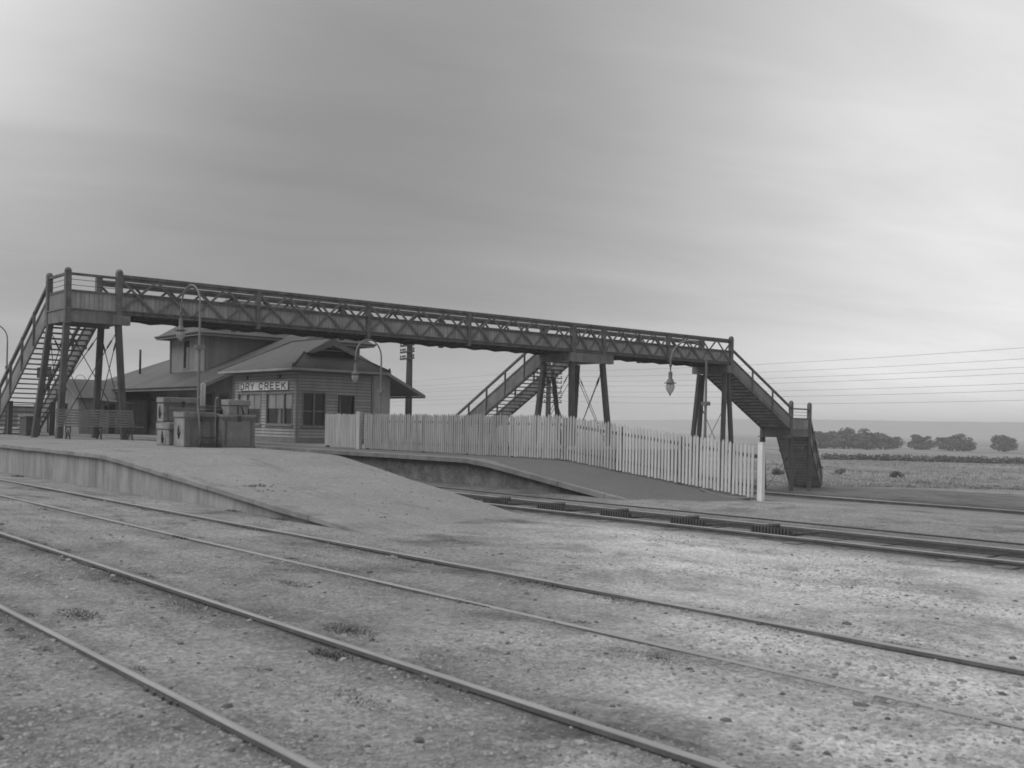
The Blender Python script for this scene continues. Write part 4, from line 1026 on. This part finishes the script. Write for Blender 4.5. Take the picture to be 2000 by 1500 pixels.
for i, (u, d, s, lb) in enumerate(BU):
    x, y = ray(u, d)
    if i == 0: bsh.location = (x, y, gz(x, y)); bsh.scale = (s,s,s); bsh['label'] = lb
    else: dup(bsh, (x, y, gz(x, y)), i*1.1, lb, (s, s, s*R.uniform(.8, 1.1)))
mb = MB()
for i in range(9000):                                   # rough field growth
    u = rnd.uniform(1230, 2080); d = 71+90*rnd.random()**1.7; x, y = ray(u, d); z = gz(x, y); hh = rnd.uniform(.06, .24)*(1 if noise.noise(V((x*.12, y*.12, 0))) > -.05 else .45)
    for k in range(4):
        a = rnd.uniform(0, 6.28); dx, dy = math.cos(a)*.07, math.sin(a)*.07; ox, oy = rnd.uniform(-.3,.3), rnd.uniform(-.3,.3)
        mb.add([(x+ox-dy*.5, y+oy+dx*.5, z-.02), (x+ox+dy*.5, y+oy-dx*.5, z-.02), (x+ox+dx*rnd.uniform(.3,1.6), y+oy+dy*1.2, z+hh)], [(0,1,2)])
o = mb.build('grass', mat('field_grass', .27, .9, .6, .16, fine=2)); tag(o, 'rough grass and weeds covering the field on the right', 'grass', kind='stuff')

# ------------------------------------------------------------------ yard details: stones, clods, weeds
rnd = random.Random(5)
PH = (1+5**.5)/2
ICO = [(a/1.9, b/1.9, c/1.9) for a, b, c in ((-1,PH,0),(1,PH,0),(-1,-PH,0),(1,-PH,0),(0,-1,PH),(0,1,PH),(0,-1,-PH),(0,1,-PH),(PH,0,-1),(PH,0,1),(-PH,0,-1),(-PH,0,1))]
IF = [(0,11,5),(0,5,1),(0,1,7),(0,7,10),(0,10,11),(1,5,9),(5,11,4),(11,10,2),(10,7,6),(7,1,8),(3,9,4),(3,4,2),(3,2,6),(3,6,8),(3,8,9),(4,9,5),(2,4,11),(6,2,10),(8,6,7),(9,8,1)]
def stone(mb, x, y, z, s):
    a = rnd.uniform(0, 6.28); ca, sa = math.cos(a), math.sin(a); k = (rnd.uniform(.8,1.6), rnd.uniform(.7,1.2), rnd.uniform(.4,.75)); vs = []
    for p in ICO:
        q = [p[i]*k[i]*s*rnd.uniform(.75,1.2) for i in range(3)]
        vs.append((x+q[0]*ca-q[1]*sa, y+q[0]*sa+q[1]*ca, z+q[2]+.1*s))
    mb.add(vs, IF)
def inview(x, y):
    d = x*math.sin(A)+y*math.cos(A); r = x*math.cos(A)-y*math.sin(A)
    return d > 3.5 and -.43 < r/d < .62
mb = MB(); n = 0
while n < 24000:
    d = 3.8+18*rnd.random()**2.2; t = rnd.uniform(-.42, .61); r = t*d; x = d*math.sin(A)+r*math.cos(A); y = d*math.cos(A)-r*math.sin(A)
    if x > 13.6 or (x > 8.9 and y > 11.5): continue
    if noise.noise(V((x*.5, y*.5, 4))) < rnd.uniform(-.35, .4): continue
    stone(mb, x, y, gz(x, y), rnd.uniform(.004, .014) if rnd.random() < .95 else rnd.uniform(.014, .032)); n += 1
o = mb.build('gravel', M['rock']); tag(o, 'loose pale stones scattered over the yard between the rails', 'gravel', kind='stuff')
mb = MB()
for i in range(420):
    d = 4.2+20*rnd.random()**1.5; t = rnd.uniform(-.42, .61); r = t*d; x = d*math.sin(A)+r*math.cos(A); y = d*math.cos(A)-r*math.sin(A)
    if x > 13.4 or (x > 8.9 and y > 11.5): continue
    stone(mb, x, y, gz(x, y), rnd.uniform(.01, .024) if rnd.random() < .93 else rnd.uniform(.028, .045))
for i in range(150):
    y = rnd.uniform(13, 30); sx = rnd.random(); stone(mb, lerp(9.3, xfar(y), sx), y, z1(sx, y), rnd.uniform(.008, .022))
for cx_, cy_, nn, sx_, sy_ in ((9.98, 17.95, 40, .13, .08), (9.85, 17.4, 10, .12, .12), (10.35, 14.25, 8, .05, .05)):
    for i in range(nn):
        x, y = cx_+rnd.gauss(0, sx_), cy_+rnd.gauss(0, sy_); stone(mb, x, y, z1((x-9.15)/(xfar(y)-9.15), y)-.006, rnd.uniform(.015, .04))
o = mb.build('clinker', M['clod']); tag(o, 'dark lumps of clinker and clods lying about the gravel yard', 'clinker', kind='stuff')
mb = MB()
def tuft(x, y, n, spread, hgt):
    for i in range(n*3):
        a = rnd.uniform(0, 6.28); r = spread*rnd.random()**.7; px, py = x+r*math.cos(a)*.6, y+r*math.sin(a)*1.3; z = gz(px, py)-.004
        b = rnd.uniform(0, 6.28); l = hgt*rnd.uniform(.3, 1.0)*(1.1-r/spread*.6); w = .004+hgt*.035; lean = rnd.uniform(.4, 1.3)
        dx, dy = math.cos(b), math.sin(b)
        mb.add([(px-dy*w, py+dx*w, z), (px+dy*w, py-dx*w, z), (px+dx*l*lean, py+dy*l*lean, z+l*.6)], [(0,1,2)])
for x, y, n_, sp, hg in ((4.75, 7.0, 160, .28, .06), (4.15, 6.35, 90, .2, .10), (3.15, 8.7, 120, .3, .07), (2.5, 8.9, 80, .25, .06), (4.1, 8.6, 120, .35, .05), (7.75, 8.2, 90, .35, .05), (7.8, 6.9, 120, .4, .05), (3.6, 5.2, 80, .3, .05), (5.6, 9.4, 110, .3, .05), (9.05, 17.2, 60, .2, .07), (9.1, 15.6, 50, .2, .07), (4.25, 10.4, 90, .3, .06), (2.9, 11.5, 140, .4, .06), (6.1, 5.0, 90, .25, .05), (8.9, 29.5, 60, .3, .12)):
    tuft(x, y, n_, sp, hg)
for i in range(60):
    rx_ = rnd.choice((2.68, 4.30, 4.30, 6.42, 7.90)); tuft(rx_+rnd.choice((-.13, .13))*rnd.uniform(.7, 2), rnd.uniform(3, 22), 26, .12, .045)
o = mb.build('weeds', M['weed']); tag(o, 'low dark weeds growing beside the rails and wall foot', 'weeds', kind='stuff')

# ------------------------------------------------------------------ light, sky, air
SUN_EL, SUN_DIR = math.radians(48), V((-1.0, .12, 0)).normalized()
sun = bpy.data.lights.new('sun', 'SUN'); sun.energy = 1.5; sun.angle = math.radians(45); sun.color = (1, 1, 1)
so = bpy.data.objects.new('sun', sun); COL.objects.link(so)
dv = V((SUN_DIR.x*math.cos(SUN_EL), SUN_DIR.y*math.cos(SUN_EL), math.sin(SUN_EL)))
so.rotation_euler = dv.to_track_quat('Z', 'Y').to_euler()
w = bpy.data.worlds.new('World'); sc.world = w; w.use_nodes = True; nt = w.node_tree; nt.nodes.clear()
out = nd(nt, 'ShaderNodeOutputWorld'); bg = nd(nt, 'ShaderNodeBackground'); lk(nt, bg.outputs[0], out.inputs[0])
sk = nd(nt, 'ShaderNodeTexSky', sky_type='NISHITA'); sk.sun_disc = False; sk.sun_elevation = SUN_EL
sk.sun_rotation = math.atan2(SUN_DIR.x, SUN_DIR.y); sk.air_density = 1; sk.dust_density = 3
bw = nd(nt, 'ShaderNodeRGBToBW'); lk(nt, sk.outputs[0], bw.inputs[0])
tc = nd(nt, 'ShaderNodeTexCoord'); nv = nd(nt, 'ShaderNodeVectorMath', operation='NORMALIZE'); lk(nt, tc.outputs['Generated'], nv.inputs[0])
sp = nd(nt, 'ShaderNodeSeparateXYZ'); lk(nt, nv.outputs[0], sp.inputs[0])
z = mth(nt, 'MAXIMUM', sp.outputs[2], 0.0); den = mth(nt, 'ADD', z, .16)
cb = nd(nt, 'ShaderNodeCombineXYZ'); lk(nt, mth(nt, 'DIVIDE', sp.outputs[0], den), cb.inputs[0]); lk(nt, mth(nt, 'DIVIDE', sp.outputs[1], den), cb.inputs[1])
rot = nd(nt, 'ShaderNodeVectorRotate', rotation_type='Z_AXIS'); rot.inputs['Angle'].default_value = math.radians(20); lk(nt, cb.outputs[0], rot.inputs['Vector'])
cl = nz(nt, scl(nt, rot.outputs[0], (.55, 1.25, 1)), .75, 5, .5, .4)
cl2 = nz(nt, scl(nt, rot.outputs[0], (.3, .6, 1)), .5, 3, .5)
cl3 = nz(nt, scl(nt, rot.outputs[0], (.9, 2.6, 1)), 1.6, 8, .62, .8)
cloud = mth(nt, 'MULTIPLY', mth(nt, 'MULTIPLY', mapr(nt, cl, .3, .7, .84, 1.15), mapr(nt, cl2, .32, .68, .86, 1.13)), mapr(nt, cl3, .3, .7, .955, 1.045))
el = nd(nt, 'ShaderNodeFloatCurve'); cvv = el.mapping.curves[0]
for i, (a, b) in enumerate(((0, .46), (.07, .39), (.15, .255), (.25, .25), (.37, .29), (.6, .56), (1, .68))):
    if i in (0,): cvv.points[0].location = (a, b)
    elif a == 1: cvv.points[len(cvv.points)-1].location = (a, b)
    else: cvv.points.new(a, b)
el.mapping.update(); lk(nt, z, el.inputs['Value'])
def glow(azd, eld, sig, amp):       # thinner, brighter part of the cloud cover
    az, e_ = math.radians(azd), math.radians(eld); dp = nd(nt, 'ShaderNodeVectorMath', operation='DOT_PRODUCT')
    dp.inputs[1].default_value = (math.cos(e_)*math.sin(az), math.cos(e_)*math.cos(az), math.sin(e_)); lk(nt, nv.outputs[0], dp.inputs[0])
    k = 1/math.radians(sig)**2
    return mth(nt, 'MULTIPLY', mth(nt, 'EXPONENT', mth(nt, 'MULTIPLY', mth(nt, 'SUBTRACT', dp.outputs['Value'], 1), k)), amp)
lum = mth(nt, 'ADD', mth(nt, 'ADD', el.outputs[0], glow(68, 13, 12.5, .66)), glow(9, 23, 9, .72))
over = mth(nt, 'MULTIPLY', mth(nt, 'MULTIPLY', lum, cloud), 8.3)      # overcast layer in the sky texture's own units
mixv = mth(nt, 'ADD', mth(nt, 'MULTIPLY', bw.outputs[0], .05), mth(nt, 'MULTIPLY', over, .95))
lk(nt, grey(nt, mixv), bg.inputs['Color']); bg.inputs['Strength'].default_value = .12

HAZE = 7.5e-4
if HAZE:
    mb = MB(); mb.box(-520, -520, -6, 2400, 2400, 32); o = mb.build('haze', M['dark']); tag(o, 'thin pale haze over the far field and hills', 'haze', kind='stuff')
    hm = bpy.data.materials.new('haze_air'); hm.use_nodes = True; n_ = hm.node_tree; n_.nodes.clear()
    pv = nd(n_, 'ShaderNodeVolumePrincipled'); pv.inputs['Color'].default_value = (.98,.98,.98,1); pv.inputs['Density'].default_value = HAZE
    oo = nd(n_, 'ShaderNodeOutputMaterial'); lk(n_, pv.outputs[0], oo.inputs['Volume']); o.data.materials.clear(); o.data.materials.append(hm)

# ------------------------------------------------------------------ camera
ROLL = math.atan(.0205); CX, CY, F = 800., 827.4, 2052.
fw = V((math.sin(A), math.cos(A), 0)); rt = V((math.cos(A), -math.sin(A), 0)); up = V((0,0,1))
c, s = math.cos(ROLL), math.sin(ROLL); xr = rt*c+up*s; yu = up*c-rt*s
cam = bpy.data.cameras.new('camera'); co = bpy.data.objects.new('camera', cam); COL.objects.link(co)
m = Matrix((xr, yu, -fw)).transposed().to_4x4(); m.translation = V((0, 0, 1.67)); co.matrix_world = m
cam.sensor_fit = 'HORIZONTAL'; cam.sensor_width = 36; cam.lens = F/2000*36
cam.shift_x = (1000-CX)/2000; cam.shift_y = (CY-750)/2000
cam.dof.use_dof = True; cam.dof.focus_distance = 34; cam.dof.aperture_fstop = 3.0
cam.clip_start = .1; cam.clip_end = 30000
sc.camera = co
sc.view_settings.view_transform = 'Standard'; sc.view_settings.look = 'None'; sc.view_settings.exposure = 0; sc.view_settings.gamma = 1
sc.cycles.max_bounces = 6; sc.cycles.volume_bounces = 1; sc.cycles.filter_width = 1.7
